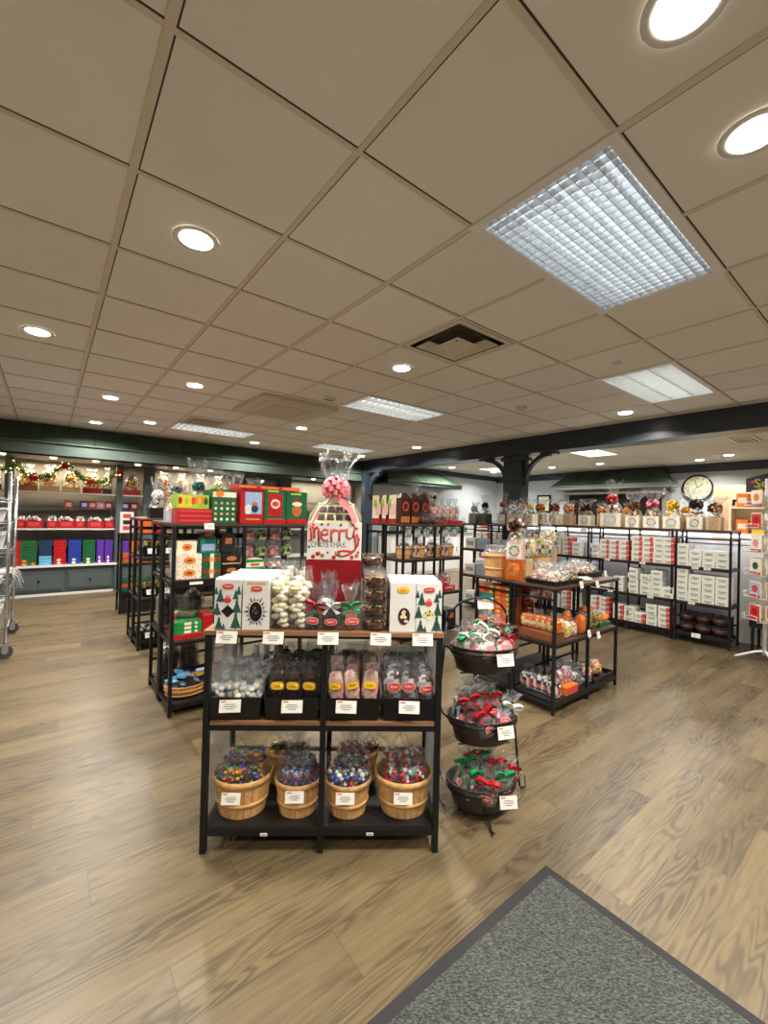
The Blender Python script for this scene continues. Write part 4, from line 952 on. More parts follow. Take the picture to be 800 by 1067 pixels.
for l, z in enumerate(zz):
    put('tub_oval', tub_oval, S(0, 0, z), TA, f'dark oval tub on the {TN[l][1]} tier, holding {TN[l][0]} bags', 'tub', 'oval tubs on the wire stand')
    n_ = 0
    for ring, (cnt, rr, dz) in enumerate(((8, .7, .025), (4, .3, .075))):
        for i in range(cnt):
            a = -PI/2+2*PI*(i+.5*ring)/cnt; b = BW[l][i % 4]
            def mkb(l=l, b=b):
                t = sweet_bag(.1, .08, .105, TC[l], b, 'bag_film' if l == 0 else 'cellophane', .06, 'label_red')(); return t
            lean = R(25)
            o = put(f'tb{l}{b}', mkb, S(.15*rr*math.cos(a), .105*rr*math.sin(a), z+dz+.035), TA+random.uniform(-.6, .6), f'small {b.replace("bow_","")} bow bag, {("outer ring " if ring == 0 else "inner heap ")}{ORD[i]} anticlockwise from front, {TN[l][1]} tub', 'candy bag', f'bow bags in the {TN[l][1]} tub', 1.0)
            o.rotation_euler = (random.uniform(-.45, .2), random.uniform(-.45, .45), o.rotation_euler[2])
cards([(S(.06, -.125, .81), 'clipped to the top tub rim'), (S(.07, -.125, .47), 'clipped to the middle tub rim'), (S(.09, -.128, .145), 'clipped to the bottom tub rim'), (S(.03, .08, 1.035), 'hooked on the arch over the top tub')], TA+.1, 'of the wire stand', 'price cards on the wire stand', 'card_tub', .085, .055)

# ------------------------------------------------------------------ LEFT RACKS (backs together, ends on the aisle)
ZL = (.09, .535, .957, 1.36)
def rack_at(key, W_, D, zs, loc, rz, label, group, **kw):
    return put(key, make_rack(W_, D, zs, **kw), loc, rz, label, 'display rack', group)
GR = 'black four level racks'
rack_at('rack4', 1.02, .35, ZL, (.69, 3.25, 0), 0, 'black four level rack behind the front rack, candy boxes on top', GR, woods='dark_shelf_wood', post=.024)
rack_at('rack4', 1.02, .35, ZL, (.69, 3.63, 0), 0, 'black four level rack standing back to back behind the candy box rack', GR)
rack_at('rack4', 1.02, .35, ZL, (.75, 4.98, 0), 0, 'black four level rack in the second pair along the left aisle, nearer half', GR)
rack_at('rack4', 1.02, .35, ZL, (.75, 5.36, 0), 0, 'black four level rack in the second pair along the left aisle, farther half', GR)
rack_at('rack3', 1.0, .35, (.3, .7, 1.12), (.8, 6.86, 0), 0, 'low black rack closest to the grey drawer cabinets', 'low black racks', woods='dark_shelf_wood')
m = MB(); m.box((.5, .175, .135), (.93, .3, .27), 'black_board'); m.build('plinth', CACHE['rack3'])
rack_at('rack4', 1.02, .35, ZL, (3.17, 3.66, 0), 0, 'black four level rack at mid island carrying popcorn bags and brown houses', GR)
rack_at('rack4', 1.02, .35, ZL, (3.17, 4.04, 0), 0, 'black four level rack hidden behind the popcorn bag rack', GR)
rack_at('rackN', 1.25, .36, ZL, (5.38, 4.78, 0), -PI/2, 'black rack in front of the column with dark gift baskets', GR, woods='dark_shelf_wood')
def L1(x, y, z): return (x, y, z+.001)
z = 1.361
def on_faces(m, w, d, h, y, k='yellow'): pass
def deco_panels(ks):
    def g(m, w, d, h, y):
        n = len(ks)
        for i, k in enumerate(ks): m.disc((-w/2+w*(i+.5)/n, y-.001, h*.55), w/n*.32, h*.28, k, 8)
    return g
for i in range(3):
    put('redflat', plain_box(.24, .26, .034, 'red', ((0, .5, .9, .4, 'label_red'),)), L1(.84, 3.4, z-.001+.035*i), 0, f'flat red candy box, {ORD[i]} up under the yellow and green box', 'gift box', 'flat red boxes on the left rack')
put('ygbox', plain_box(.22, .2, .1, 'lime', ((-.25, .5, .4, .8, 'yellow'), (.25, .6, .4, .5, 'orange')), deco=deco_panels(('red', 'lime', 'label_red', 'yellow', 'green'))), L1(.83, 3.4, z+.105), 0, 'yellow and green candy box lying on three flat red boxes', 'gift box')
def beans(m, w, d, h, y):
    m.box((0, y, h*.86), (w*.96, .0012, h*.16), 'cream'); m.disc((-w*.2, y-.001, h*.88), w*.17, h*.1, 'orange', 10)
    for a in range(4):
        for b in range(4): m.disc((-w*.36+w*.24*a, y-.001, h*(.12+.16*b)), w*.06, h*.045, ('cream', 'tan')[b % 2], 8)
for i in range(3):
    put('greenbeans', plain_box(.18, .08, .25, 'green', None, deco=beans), L1(1.045, 3.31+.085*i, z), 0, f'upright green candy box with rows of cream dots, {row[i]} one of three', 'gift box', 'green candy boxes with dots')
def deco_blue(m, w, d, h, y):
    m.box((.01, y, h*.58), (w*.72, .0012, h*.62), 'pale_blue'); m.disc((-.03, y-.001, h*.4), .028, .04, 'white', 10); m.disc((.02, y-.001, h*.42), .03, .03, 'navy', 10); m.disc((.02, y-.002, h*.56), .022, .018, 'caramel', 8)
    m.box((0, y, h*.95), (w*.7, .001, h*.05), 'yellow'); m.box((.01, y, h*.12), (w*.6, .001, h*.04), 'gold')
def deco_badge(m, w, d, h, y):
    m.box((0, y, h*.55), (w*.64, .0012, h*.66), 'red'); m.disc((0, y-.001, h*.58), w*.22, h*.14, 'cream', 14); m.disc((0, y-.002, h*.58), w*.16, h*.08, 'label_red', 12); m.box((-.02, y, h*.95), (w*.5, .001, h*.05), 'lime'); m.box((0, y, h*.12), (w*.7, .001, h*.04), 'gold')
def deco_ginger(m, w, d, h, y):
    m.disc((.0, y, h*.42), w*.24, h*.2, 'caramel', 14); m.disc((0, y-.001, h*.62), w*.25, h*.07, 'cream', 12); m.poly([(-w*.2, y-.001, h*.64), (w*.2, y-.001, h*.64), (0, y-.001, h*.84)], 'red')
    m.disc((0, y-.001, h*.38), w*.1, h*.05, 'label_red', 10); m.box((0, y, h*.08), (w, .001, h*.14), 'red'); m.box((-.01, y, h*.93), (w*.5, .001, h*.05), 'lime')
for i in range(3):
    dd = row[i]; yy = 3.31+.1*i
    put('giftblue', plain_box(.185, .095, .275, 'red', ((0, .95, 1, .1, 'deep_red'),), deco=deco_blue), L1(1.255, yy, z), 0, f'red candy box with blue snowman picture on top of the left rack, {dd} one', 'gift box', 'red boxes with blue picture')
    put('giftbadge', plain_box(.185, .095, .275, 'green', ((0, .05, 1, .16, 'red'),), deco=deco_badge), L1(1.447, yy, z), 0, f'green and red candy box with round badge on top of the left rack, {dd} one', 'gift box', 'green boxes with badge')
    put('giftging', plain_box(.185, .095, .265, 'green', None, deco=deco_ginger), L1(1.638, yy, z), 0, f'green candy box with gingerbread face and red hat, {dd} one on the left rack', 'gift box', 'green boxes with gingerbread face')
for i in range(3):
    put('redlid', plain_box(.18, .12, .03, 'label_red', ((0, .5, .8, .5, 'orange'),)), L1(1.26+.19*i, 3.46, z+.278), .1, f'flat red box lying across the {("snowman", "badge", "gingerbread")[i]} boxes', 'gift box', 'flat boxes over the upright boxes')
cards([((.93, 3.244, 1.362), 'under the flat red boxes')], 0, 'on the left rack top', None, 'card_rk', .07, .045)
put('whitegift', gift_basket(.12, .1, .09, .24, None, 'bin_plastic', ('white', 'cream', 'silver'), None), (.745, 3.5, 1.361), 0, 'clear wrapped white tray beside the flat red boxes', 'gift basket')
# wrapped gifts on the second rack top
for x, tp, bow, bs, goods, w in ((.82, .4, ('chocolate', 'pine'), 'orange', ('orange', 'caramel', 'tan'), 'orange gift with dark bow at the left end'), (.99, .52, ('teal', 'pine'), 'cream', ('caramel', 'cream', 'white'), 'tall clear gift with teal bow'),
                             (1.13, .45, ('bow_green', 'lime'), 'cream', ('cream', 'caramel', 'label_red'), 'gift with bright green bow'), (1.3, .44, ('silver', 'tan'), 'white', ('chocolate', 'white', 'cream'), 'gift with silver ribbon and white base'),
                             (1.48, .4, ('label_red', 'pink'), 'white', ('white', 'pink', 'cream'), 'gift with pinkish red bow at the right end')):
    put('gL%.2f' % x, gift_basket(.14, .11, .12, tp, bow, bs, goods, None, .05), (x, 3.8, 1.361), 0, w+' behind the candy box rack', 'gift basket')
# shelf .957
z = .958
def bean_box(m, w, d, h, y):
    m.disc((0, y-.001, h*.5), w*.25, h*.28, 'orange', 12); m.disc((0, y-.002, h*.5), w*.2, h*.2, 'gold', 12); m.disc((0, y-.003, h*.5), w*.12, h*.1, 'red', 10)
for j in range(2):
    put('polka', plain_box(.165, .2, .088, 'polka', None, deco=bean_box), L1(.81, 3.37, z+.089*j), 0, f'cream dotted candy box with orange oval, {("lower","upper")[j]} one at the left rack end', 'gift box', 'cream dotted boxes')
    put('ribbonbox', plain_box(.13, .2, .088, 'green', ((0, .5, 1, .22, 'red'), (0, .5, .2, 1, 'cream'), (0, .5, .3, .4, 'gold'))), L1(.965, 3.37, z+.089*j), 0, f'green box with printed red ribbon, {("lower","upper")[j]} one beside the dotted boxes', 'gift box', 'green ribbon boxes')
    put('cocoabox', plain_box(.14, .2, .084, 'dark_glass', ((0, .1, 1, .1, 'tan'),), deco=lambda m, w, d, h, y: m.disc((0, y-.001, h*.55), w*.28, h*.22, 'caramel', 10)), L1(1.11, 3.37, z+.089*j), 0, f'dark brown chocolate box with orange disc, {("lower","upper")[j]} one', 'gift box', 'dark chocolate boxes')
    put('greenpk', plain_box(.15, .16, .06, 'cream', ((0, .8, 1, .4, 'foil_green'), (0, .3, .5, .3, 'label_red'))), L1(1.29, 3.36, z+.06*j), .1, f'cream and green cookie pack, {("lower","upper")[j]} one beside the dark boxes', 'gift box', 'cookie packs left')
put('dotsmall', plain_box(.13, .1, .09, 'cream', None, deco=bean_box), L1(.8, 3.36, z+.18), 0, 'small cream box with orange oval on top of the dotted boxes', 'gift box')
def tin_house():
    t = empty('house_tin'); m = MB(); m.box((0, 0, .05), (.11, .08, .1), 'teal'); m.box((0, -.041, .04), (.09, .002, .05), 'pale_blue'); m.build('body', t)
    m = MB(); m.box((0, 0, .125), (.12, .09, .05), 'green', (.07, .03)); m.box((0, -.03, .14), (.05, .03, .03), 'red'); m.build('roof', t); return t
put('tinhouse', tin_house, L1(.95, 3.36, z+.18), 0, 'small green house shaped tin standing on the green ribbon boxes', 'tin')
put('tindark', plain_box(.1, .08, .15, 'dark_glass', ((0, .6, .5, .3, 'caramel'),), name='gift_box'), L1(1.1, 3.36, z+.176), 0, 'upright dark box standing on the dark chocolate boxes', 'gift box')
def platter(keys):
    def f():
        t = empty('treat_platter'); m = MB(); m.lathe([(0, .003), (.09, .003), (.12, .02), (.118, .024)], 'teal', 20); m.build('plate', t)
        m = MB(); m.pile((0, 0, .015), (.17, .15, .05), keys, 22, .02, .7); m.build('cookies', t)
        m = MB(); m.shell([(.12, .1, .02), (.12, .1, .06), (.08, .07, .1), (.02, .02, .12)], 'cellophane', 14, .1); m.build('wrap', t); return t
    return f
put('platter', platter(['caramel', 'label_red', 'cream', 'orange', 'white']), L1(1.5, 3.38, z+.0), 0, 'teal platter of wrapped cookies on the third level of the candy box rack', 'platter')
put('platter', platter([]), L1(1.6, 3.42, .536), 0, 'teal platter of wrapped cookies one level lower in the candy box rack', 'platter')
put('strip', plain_box(1.0, .01, .05, 'black_plastic', ((-.35, .55, .09, .4, 'card'), (-.12, .55, .12, .4, 'card'), (.2, .55, .1, .4, 'card')), name='label_strip'), (1.2, 3.238, .905), 0, 'black label strip with white tags along the dotted box shelf', 'label strip')
# shelf .535
z = .536
for i in range(3):
    put('greenbag', sweet_bag(.13, .07, .16, ('green', 'foil_green', 'lime', 'label_red'), None, 'bag_film', .05, None), L1(.79+.1*i, 3.46, z), 0, f'large green candy bag, {ORD[i]} from the aisle, on the second level of the left rack', 'candy bag', 'large green bags')
for j in range(3):
    put('mint', plain_box(.19, .1, .028, 'foil_green', ((0, .5, .25, .7, 'cream'), (.3, .5, .1, .6, 'white'))), L1(.81, 3.32, z+.03+.029*j), 0, f'flat shiny green mint box, {ORD[j]} up in the red tray', 'gift box', 'flat green mint boxes')
put('redtray', plain_box(.2, .12, .03, 'red', name='red_tray'), L1(.81, 3.32, z-.001), 0, 'red cardboard tray under the shiny green boxes', 'tray')
put('redup', plain_box(.07, .14, .16, 'red', ((0, .93, 1, .1, 'label_red'),)), L1(.95, 3.35, z), 0, 'upright red box beside the shiny green boxes', 'gift box')
for i in range(4): put('greypouch', pouch(.12, .08, .19, ('grey_metal', 'tan', 'silver', 'cream'), None, 'cellophane'), L1(1.1+.13*i, 3.37, z), 0, f'crumpled clear pouch, {ORD[i]} right of the upright red box', 'candy bag', 'crumpled pouches')
# shelf .09
def wicker(keys):
    def f():
        t = empty('wicker_basket'); m = MB(); m.lathe([(.09, 0), (.12, .02), (.135, .08), (.128, .085), (.11, .02), (0, .02)], 'wicker', 24, 1.1, .85)
        for z_ in (.02, .05, .08): m.tube([(.147*math.cos(a)*(.9+z_), .115*math.sin(a)*(.9+z_), z_) for a in [i*2*PI/24 for i in range(24)]], .006, 'wicker', 5, True)
        m.build('basket', t)
        m = MB(); 
        for i in range(30): m.box((random.uniform(-.1, .1), random.uniform(-.07, .07), .07+random.uniform(0, .1)), (.06, .045, .02), random.choice(keys), None, Matrix.Rotation(random.uniform(-.8, .8), 3, random.choice('XYZ')))
        m.build('packets', t); return t
    return f
put('wick1', wicker(['sky', 'white', 'navy', 'gold', 'pale_blue', 'dark_glass']), L1(.84, 3.4, .09), 0, 'wicker basket of blue and white packets on the lowest level of the left rack', 'basket')
put('wick2', wicker(['red', 'green', 'foil_red', 'cream', 'caramel']), L1(1.16, 3.42, .09), 0, 'wicker basket of red and green packets on the lowest level, farther from the aisle', 'basket')
put('wick1', wicker([]), L1(1.48, 3.42, .09), 0, 'wicker basket of blue packets hidden low behind the front rack', 'basket')
for lv in (.536, .958):
    for i in range(6):
        kk = [('pale_pink', 'label_red', 'cream'), ('green', 'lime', 'cream'), ('white', 'silver', 'pale_blue')][i % 3]
        put('l2%d' % (i % 3), pouch(.12, .1, .24, kk, None, 'cellophane'), (1.18+.1*i if i < 5 else .86, 3.72+.09*(i % 2), lv+.001), 0, f'{("pink","green","white")[i%3]} clear bag, {ORD[i]} from left, {"second" if lv < .6 else "third"} level of the back to back rack', 'candy bag', 'clear bags on the back to back rack')
for r_ in range(2):
    for i in range(4): put('hp%d' % (i % 2), pouch(.09, .04, .12, (('label_red', 'pink', 'cream'), ('green', 'cream', 'lime'))[i % 2], None, 'bag_film'), (1.3+.11*i, 3.44, 1.08+.13*r_), 0, f'hanging sweet pack, {ORD[i]} from left, {("lower","upper")[r_]} row under the top board of left rack', 'candy bag', 'hanging sweet packs')
# dark sacks behind, end of the second rack
for i, zz_ in enumerate((.09, .535)):
    for k_ in range(2): put('sack', pouch(.16, .14, .3, ('dark_glass', 'chocolate', 'grey_metal', 'milk_chocolate'), None, 'cellophane'), (.79+.18*k_, 3.82, zz_+.001), -PI/2, f'dark clear sack on the {("lowest","second")[i]} level of the back to back rack, {("aisle end","inner one")[k_]}', 'candy bag', 'dark sacks')
# stuff on the rack pair further along the aisle
for lv, zz_ in enumerate(ZL[:3]):
    for i in range(3):
        put('tray3', tray_box(.3, .28, .1), (.93+.33*i, 5.15, zz_+.001), 0, f'black tray, {ORD[i]} from the aisle on the {("lowest","second","third")[lv]} level of the farther rack', 'tray', 'black trays in the farther left rack')
        for q in range(3): put('p_far%d' % lv, pouch(.09, .1, .16, (('candy_white', 'chocolate', 'silver'), ('lime', 'green', 'label_red'), ('dark_glass', 'caramel', 'lime'))[lv], None, 'bag_film'), (.84+.09*q+.33*i, 5.13, zz_+.03), 0, f'clear pouch, {side[q]} in the {ORD[i]} tray, {("lowest","second","third")[lv]} level of farther rack', 'candy bag', 'pouches in the farther left rack')
    cards([((.86, 4.972, zz_+.09), f'left one on the {("lowest","second","third")[lv]} level'), ((1.0, 4.972, zz_+.09), f'right one on the {("lowest","second","third")[lv]} level')], 0, 'of the farther aisle rack', 'price cards on the farther rack', 'card_far', .08, .055)
put('tray3', tray_box(), (.93, 5.15, 1.361), 0, 'black tray on top of the farther aisle rack, holding a white gift', 'tray', None, (.6, .6, 1.1))
put('gfar1', gift_basket(.14, .11, .09, .42, ('silver', 'white'), 'chocolate', ('white', 'candy_white', 'chocolate'), None, .06), (.93, 5.15, 1.375), 0, 'clear gift with silver bow in the black tray nearest the garland', 'gift basket')
for i in range(3): put('gfar2', gift_basket(.16, .12, .1, .4, ('label_red', 'orange'), 'red', ('orange', 'cream', 'gold'), None, .05), (1.2+.2*i, 5.15, 1.361), 0, f'red and gold wrapped gift, {ORD[i]} right of the black tray, farther rack top', 'gift basket', 'red and gold gifts')
def colbox(k, front=None): return plain_box(.15, .2, .045, k, front)
for i, (k1, nm) in enumerate((('purple', 'purple'), ('foil_orange', 'orange'), ('red', 'red'))):
    for j in range(5): put('cb'+nm, colbox(k1), (.9+.2*i, 7.0, 1.121-.0+.046*j), 0, f'flat {nm} box, {ORD[j]} up on the low rack near the cabinets', 'gift box', f'flat {nm} boxes on the low rack')
for i in range(5): put('lowred', plain_box(.16, .2, .13, 'lime' if 0 else 'caramel', ((0, .5, .8, .3, 'label_red'),)), (.9+.18*i, 7.02, .701), 0, f'brown and red box, {ORD[i]} from the aisle in the low rack middle level', 'gift box', 'brown boxes in the low rack'); put('lowgrn', plain_box(.16, .2, .16, 'green', ((0, .5, .8, .3, 'label_red'),)), (.9+.18*i, 7.02, .301), 0, f'green and red box, {ORD[i]} from the aisle in the low rack bottom level', 'gift box', 'green boxes in the low rack')
put('cardstand', plain_box(.16, .1, .34, 'white', ((0, .8, .6, .2, 'label_red'), (0, .5, .6, .2, 'chocolate'), (0, .22, .6, .2, 'label_red'))), (.87, 6.9, 1.121), 0, 'white upright display carton with red pictures in front of the purple boxes', 'display box', None, (1, .5, .85))

# ------------------------------------------------------------------ MIDDLE RACK GOODS
z = 1.361
def brown_house():
    t = empty('chocolate_house_box'); m = MB(); m.box((0, 0, .15), (.13, .1, .3), 'chocolate'); m.disc((0, -.052, .2), .045, .055, 'label_red', 16); m.disc((0, -.053, .2), .03, .038, 'chocolate', 14); m.box((0, -.052, .05), (.12, .003, .07), 'caramel'); m.build('body', t)
    m = MB(); m.box((0, 0, .33), (.13, .1, .06), 'chocolate', (.06, .02)); m.build('roof', t); return t
for i, x in enumerate((3.24, 3.42, 3.6)): put('bhouse', brown_house, (x, 3.76+.03*i, z), .1*(i-1), f'tall brown chocolate box with red ring, {ORD[i]} from the left on the popcorn rack', 'gift box', 'tall brown boxes')
for i in range(3): put('flbox', plain_box(.2, .1, .34, 'cream', ((0, .08, 1, .16, 'red'), (.1, .5, .6, .4, 'pale_pink'), (-.2, .7, .3, .3, 'lime'))), (3.3, 3.99+.14*i, z), -PI/2, f'cream floral candy carton with red base, {ORD[i]} from the brown boxes', 'gift box', 'cream floral cartons')
for i in range(5): put('dkball', tuft(.06, ('chocolate', 'milk_chocolate', 'chocolate'), 'bag_film', .05, 20, .02), (3.5+.085*i, 3.71, z), 0, f'small bag of chocolate balls, {ORD[i]} from left before the brown boxes', 'candy bag', 'bags of chocolate balls')
for i in range(2): put('redbase', plain_box(.22, .28, .05, 'red', name='red_tray'), (3.83+.24*i, 3.83, z), 0, f'red tray holding popcorn bags, {("left","right")[i]} one on the mid island rack', 'tray', 'red trays')
for i in range(4):
    for j in range(2): put('popc', sweet_bag(.11, .09, .17, ('candy_white', 'cream', 'white', 'pink', 'pink', 'label_red'), None, 'cellophane', .08, None), (3.78+.11*i, 3.75+.13*j, z+.052), 0, f'clear popcorn bag with pink top, {ORD[i]} from left, {("front","rear")[j]} row', 'candy bag', 'popcorn bags')
put('gm1', gift_basket(.13, .1, .12, .52, ('bow_green', 'green'), 'caramel', ('caramel', 'pink', 'tan'), None, .05), (3.78, 4.15, z), 0, 'tall clear gift with bright green bow behind the popcorn bags', 'gift basket')
put('gm2', gift_basket(.13, .1, .12, .42, ('red', 'foil_red'), 'pink', ('pink', 'white', 'cream'), None, .06), (4.0, 4.1, z), 0, 'gift with round red bow behind the popcorn bags', 'gift basket')
put('gm3', gift_basket(.13, .1, .12, .3, ('cream', 'lime'), 'candy_yellow', ('candy_yellow', 'cream'), None, .05), (3.6, 4.1, z), 0, 'small cream gift behind the brown boxes', 'gift basket')
put('picbox', plain_box(.17, .1, .42, 'dark_glass', ((0, .68, .98, .62, 'cream'), (0, .62, .7, .3, 'sky'), (0, .85, .8, .12, 'pink'))), (4.12, 4.22, z), 0, 'tall box with light blue picture at the right end of the mid island rack', 'gift box')
for i in range(4): put('bottleM', lambda: (lambda m: (m.lathe([(0, 0), (.025, .002), (.027, .1), (.01, .16), (.01, .2), (0, .2)], 'green', 10), m.build('candy_bottle'))[1])(MB()), (3.3+.14*i, 4.3, z), 0, f'green bottle, {ORD[i]} from left at the rear of the mid island', 'bottle', 'green bottles', (1, 1, 1.7))
z = .958
for i, (x, k) in enumerate(((3.3, 'blue'), (3.53, 'red'), (3.78, 'blue'), (4.03, 'white'))):
    put('bushelM', bushel(.095, .085, .13, .82), (x, 3.8, z), 0, f'small bushel basket with {k} wrapped sweets, {ORD[i]} from left in the mid island', 'basket', 'small bushel baskets')
    for q in range(3): put('tm'+k, tuft(.05, {'blue': ('navy', 'foil_blue', 'silver'), 'red': ('foil_red', 'cream', 'caramel'), 'white': ('silver', 'pale_pink', 'cream')}[k], 'bag_film', .05, 16), (x-.045+.045*q, 3.8, z+.1), q, f'gathered {k} bag, {side[q]} in the {ORD[i]} small bushel basket', 'candy bag', 'bags in the small bushel baskets')
for i in range(3): put('jar', tub_clear(.08, .2, ('pale_pink', 'cream', 'pink', 'chocolate')), (3.42+.24*i, 3.72, z), 0, f'tall clear jar of pink sweets between baskets, {ORD[i]} from left', 'jar', 'tall clear jars')
for i in range(6): put('hang', pouch(.1, .04, .13, ('silver', 'white', 'pale_pink'), None, 'cellophane'), (3.28+.155*i, 3.72, 1.20), 0, f'clear pouch hanging under the top board, {ORD[i]} from left', 'candy bag', 'hanging pouches')
z = .536
for i in range(4): put('redcarton', plain_box(.2, .2, .05, 'red', ((0, .5, .8, .4, 'pink'),)), (3.3+.24*i, 3.83, z), 0, f'red flat carton on the second level of the mid island, {ORD[i]} from left', 'gift box', 'red flat cartons'); put('pkp', pouch(.17, .12, .16, ('pale_pink', 'label_red', 'white'), None, 'cellophane'), (3.3+.24*i, 3.83, z+.052), 0, f'pink pouch lying on the {ORD[i]} red carton', 'candy bag', 'pink pouches')
for i in range(4): put('dkc', plain_box(.2, .25, .2, 'black_board', ((0, .6, .6, .3, 'caramel'),)), (3.3+.24*i, 3.83, .091), 0, f'dark carton on the lowest level of the mid island, {ORD[i]} from left', 'gift box', 'dark cartons')

# ------------------------------------------------------------------ RIGHT ISLAND RACKS
ZR = (.09, .53, .95)
rack_at('rackR', 1.04, .37, ZR, (2.965, 1.69, 0), 0, 'black three level rack right of the tub stand, pastel candy tray on top', 'low island racks', woods='dark_shelf_wood', post=.021)
rack_at('rackR', 1.04, .37, ZR, (2.985, 2.09, 0), 0, 'black three level rack with orange box stacks, standing behind its twin', 'low island racks')
z = .951
put('bushelR', bushel(.125, .115, .19, .87), (3.12, 2.33, z), 0, 'bushel basket of wrapped toffees on the left corner of the island', 'basket')
for q in range(5): put('tR', tuft(.06, ('gold', 'pale_pink', 'silver', 'yellow', 'white'), 'cellophane', .03, 22, .012), (3.12+.065*math.cos(q*1.26), 2.33+.06*math.sin(q*1.26), z+.14), q, f'small bag of pastel toffees, {ORD[q]} round the island bushel basket', 'candy bag', 'bags of pastel toffees')
put('gplaid', gift_basket(.13, .13, .14, .46, ('chocolate', 'pale_pink', 'chocolate'), 'pale_pink', ('caramel', 'cream', 'lime'), 'card', .07, 'cellophane', .09), (3.08, 2.12, z+.165), -PI/2+.4, 'plaid gift box with brown and pink bow, standing on an orange candy bag', 'gift basket')
put('obag', plain_box(.14, .14, .163, 'burnt_orange', deco=lambda m, w, d, h, y: m.lumpy((0, 0, 0), (w*1.04, d*1.04, h), ['orange', 'foil_orange', 'caramel', 'burnt_orange'], 26, 16, .03, 5), name='candy_bag'), (3.08, 2.12, z), -PI/2+.4, 'square bag of orange sweets under the plaid gift box', 'candy bag', None, (1, 1, 1))
put('tray_past', tray_box(.4, .26, .035, 'black_plastic', .97), (3.18, 1.83, z), 0, 'low black tray of pastel candy bags at the island front corner', 'tray')
for i in range(4):
    for j in range(2):
        kk = 'tpy' if i == 3 else ('tpg' if (i == 2 and j == 0) else 'tpp')
        put(kk, tuft(.062, {'tpy': ('yellow', 'yellow', 'chocolate'), 'tpg': ('bow_green', 'cream', 'pale_pink'), 'tpp': ('pale_pink', 'cream', 'pink', 'candy_yellow')}[kk], 'cellophane', .05, 26, .014), (3.04+.095*i, 1.78+.1*j, z+.01), i+j, f'{ {"tpy":"yellow","tpg":"green","tpp":"pastel"}[kk]} candy bag, {ORD[i]} from left, {("front","rear")[j]} row of the low tray', 'candy bag', 'pastel candy bags')
put('goldbox', plain_box(.2, .15, .15, 'basket_wood', ((0, .5, .96, .92, 'tan'),)), (3.52, 2.2, z), 0, 'tan wooden box holding clear candy bags on the island', 'gift box')
for q in range(4): put('cb4', sweet_bag(.15, .12, .16, ('cream', 'caramel', 'dark_glass', 'gold', 'lime', 'white'), None, 'cellophane', .08, None), (3.36+.1*q, 2.22, z+(.152 if 3.42 < 3.36+.1*q < 3.63 else .152)), q, f'large clear bag of mixed sweets, {ORD[q]} from left over the tan box', 'candy bag', 'large clear bags')
put('goldbox2', plain_box(.2, .15, .15, 'kraft', None), (3.3, 2.24, z), 0, 'kraft carton behind the pastel tray on the island', 'gift box')
put('gcream', gift_basket(.17, .14, .22, .5, ('cream', 'candy_yellow'), 'basket_wood', ('pink', 'label_red', 'cream'), None, .075), (3.83, 2.3, z), 0, 'gift with round cream bow above pink sweets on the island', 'gift basket')
put('tray_back', tray_box(.32, .26, .04, 'black_plastic', .97), (3.82, 1.95, z), 0, 'low black tray of orange and red sweets, right end of the island', 'tray')
for i in range(3):
    for j in range(2): put('tob', tuft(.062, ('orange', 'label_red', 'cream', 'gold'), 'cellophane', .02, 24, .014), (3.72+.1*i, 1.9+.1*j, z+.01), i, f'orange and red candy bag, {ORD[i]} from left, {("front","rear")[j]} row of the right tray', 'candy bag', 'orange and red bags')
put('flat1', pouch(.16, .12, .05, ('white', 'pale_pink', 'cream'), None, 'cellophane'), (3.54, 1.78, z), 0, 'flat white wrapped pack lying beside the pastel tray', 'candy bag', None, (1, 1, .6))
cards([((3.32, 1.685, .97), 'below the pastel tray'), ((3.58, 1.683, .955), 'tilted, below the flat white pack'), ((3.98, 1.8, 1.0), 'at the right tray'), ((3.46, 1.684, .565), 'left one on the middle shelf'), ((3.62, 1.684, .53), 'tilted, right one on the middle shelf')], .1, 'of the right island rack', 'price cards on the right island', 'card_r', .065, .055)
# orange stacks seen through the end
for c_ in range(2):
    for j in range(9):
        teal = c_ == 1 and j in (2, 6)
        put('ost' + ('t' if teal else 'o'), plain_box(.16, .16, .038, 'teal' if teal else 'burnt_orange', None if teal else ((-.3, .5, .3, .6, 'orange'), (.1, .5, .3, .5, 'label_red'), (.35, .5, .2, .6, 'lime'))), (3.09, 2.19+.175*c_, .531+.0385*j), -PI/2+random.uniform(-.06, .06), f'flat {"teal" if teal else "orange"} candy pack, {ORD[j]} up in the {("right","left")[c_]} stack at the island end', 'gift box', 'flat packs stacked at the island end')
for j in range(8): put('drst', plain_box(.16, .14, .042, 'deep_red', ((0, .5, .8, .3, 'foil_orange'),)), (3.3, 2.2, .531+.0425*j), 0, f'flat dark red candy pack, {ORD[j]} up in the stack behind the orange ones', 'gift box', 'flat dark red packs')
put('ktray', plain_box(.16, .3, .055, 'milk_chocolate', name='kraft_tray'), (3.07, 1.87, .531), 0, 'brown cardboard tray under orange round sweets at the island end', 'tray')
for i in range(5): put('orb', sweet_bag(.058, .14, .11, ('orange', 'foil_orange', 'candy_yellow'), None, 'bag_film', .04, None), (3.07, 1.75+.058*i, .587), 0, f'bag of round orange sweets, {ORD[i]} from the front on the brown tray', 'candy bag', 'bags of round orange sweets')
for i, (kk, w, n) in enumerate(((('yellow', 'candy_yellow', 'cream'), 'yellow sweets', 3), (('pale_pink', 'cream', 'caramel'), 'pink and cream sweets', 3), (('foil_orange', 'orange'), 'glinting orange sweets', 2))):
    for j in range(n): put('rm%d' % i, pouch(.09, .07, (.17, .13, .2)[i], kk, None, 'bag_film'), (3.2+.115*i, 1.74+.1*j, .531), .2, f'clear bag of {w}, {ORD[j]} from the front of the middle island shelf', 'candy bag', f'bags of {w}')
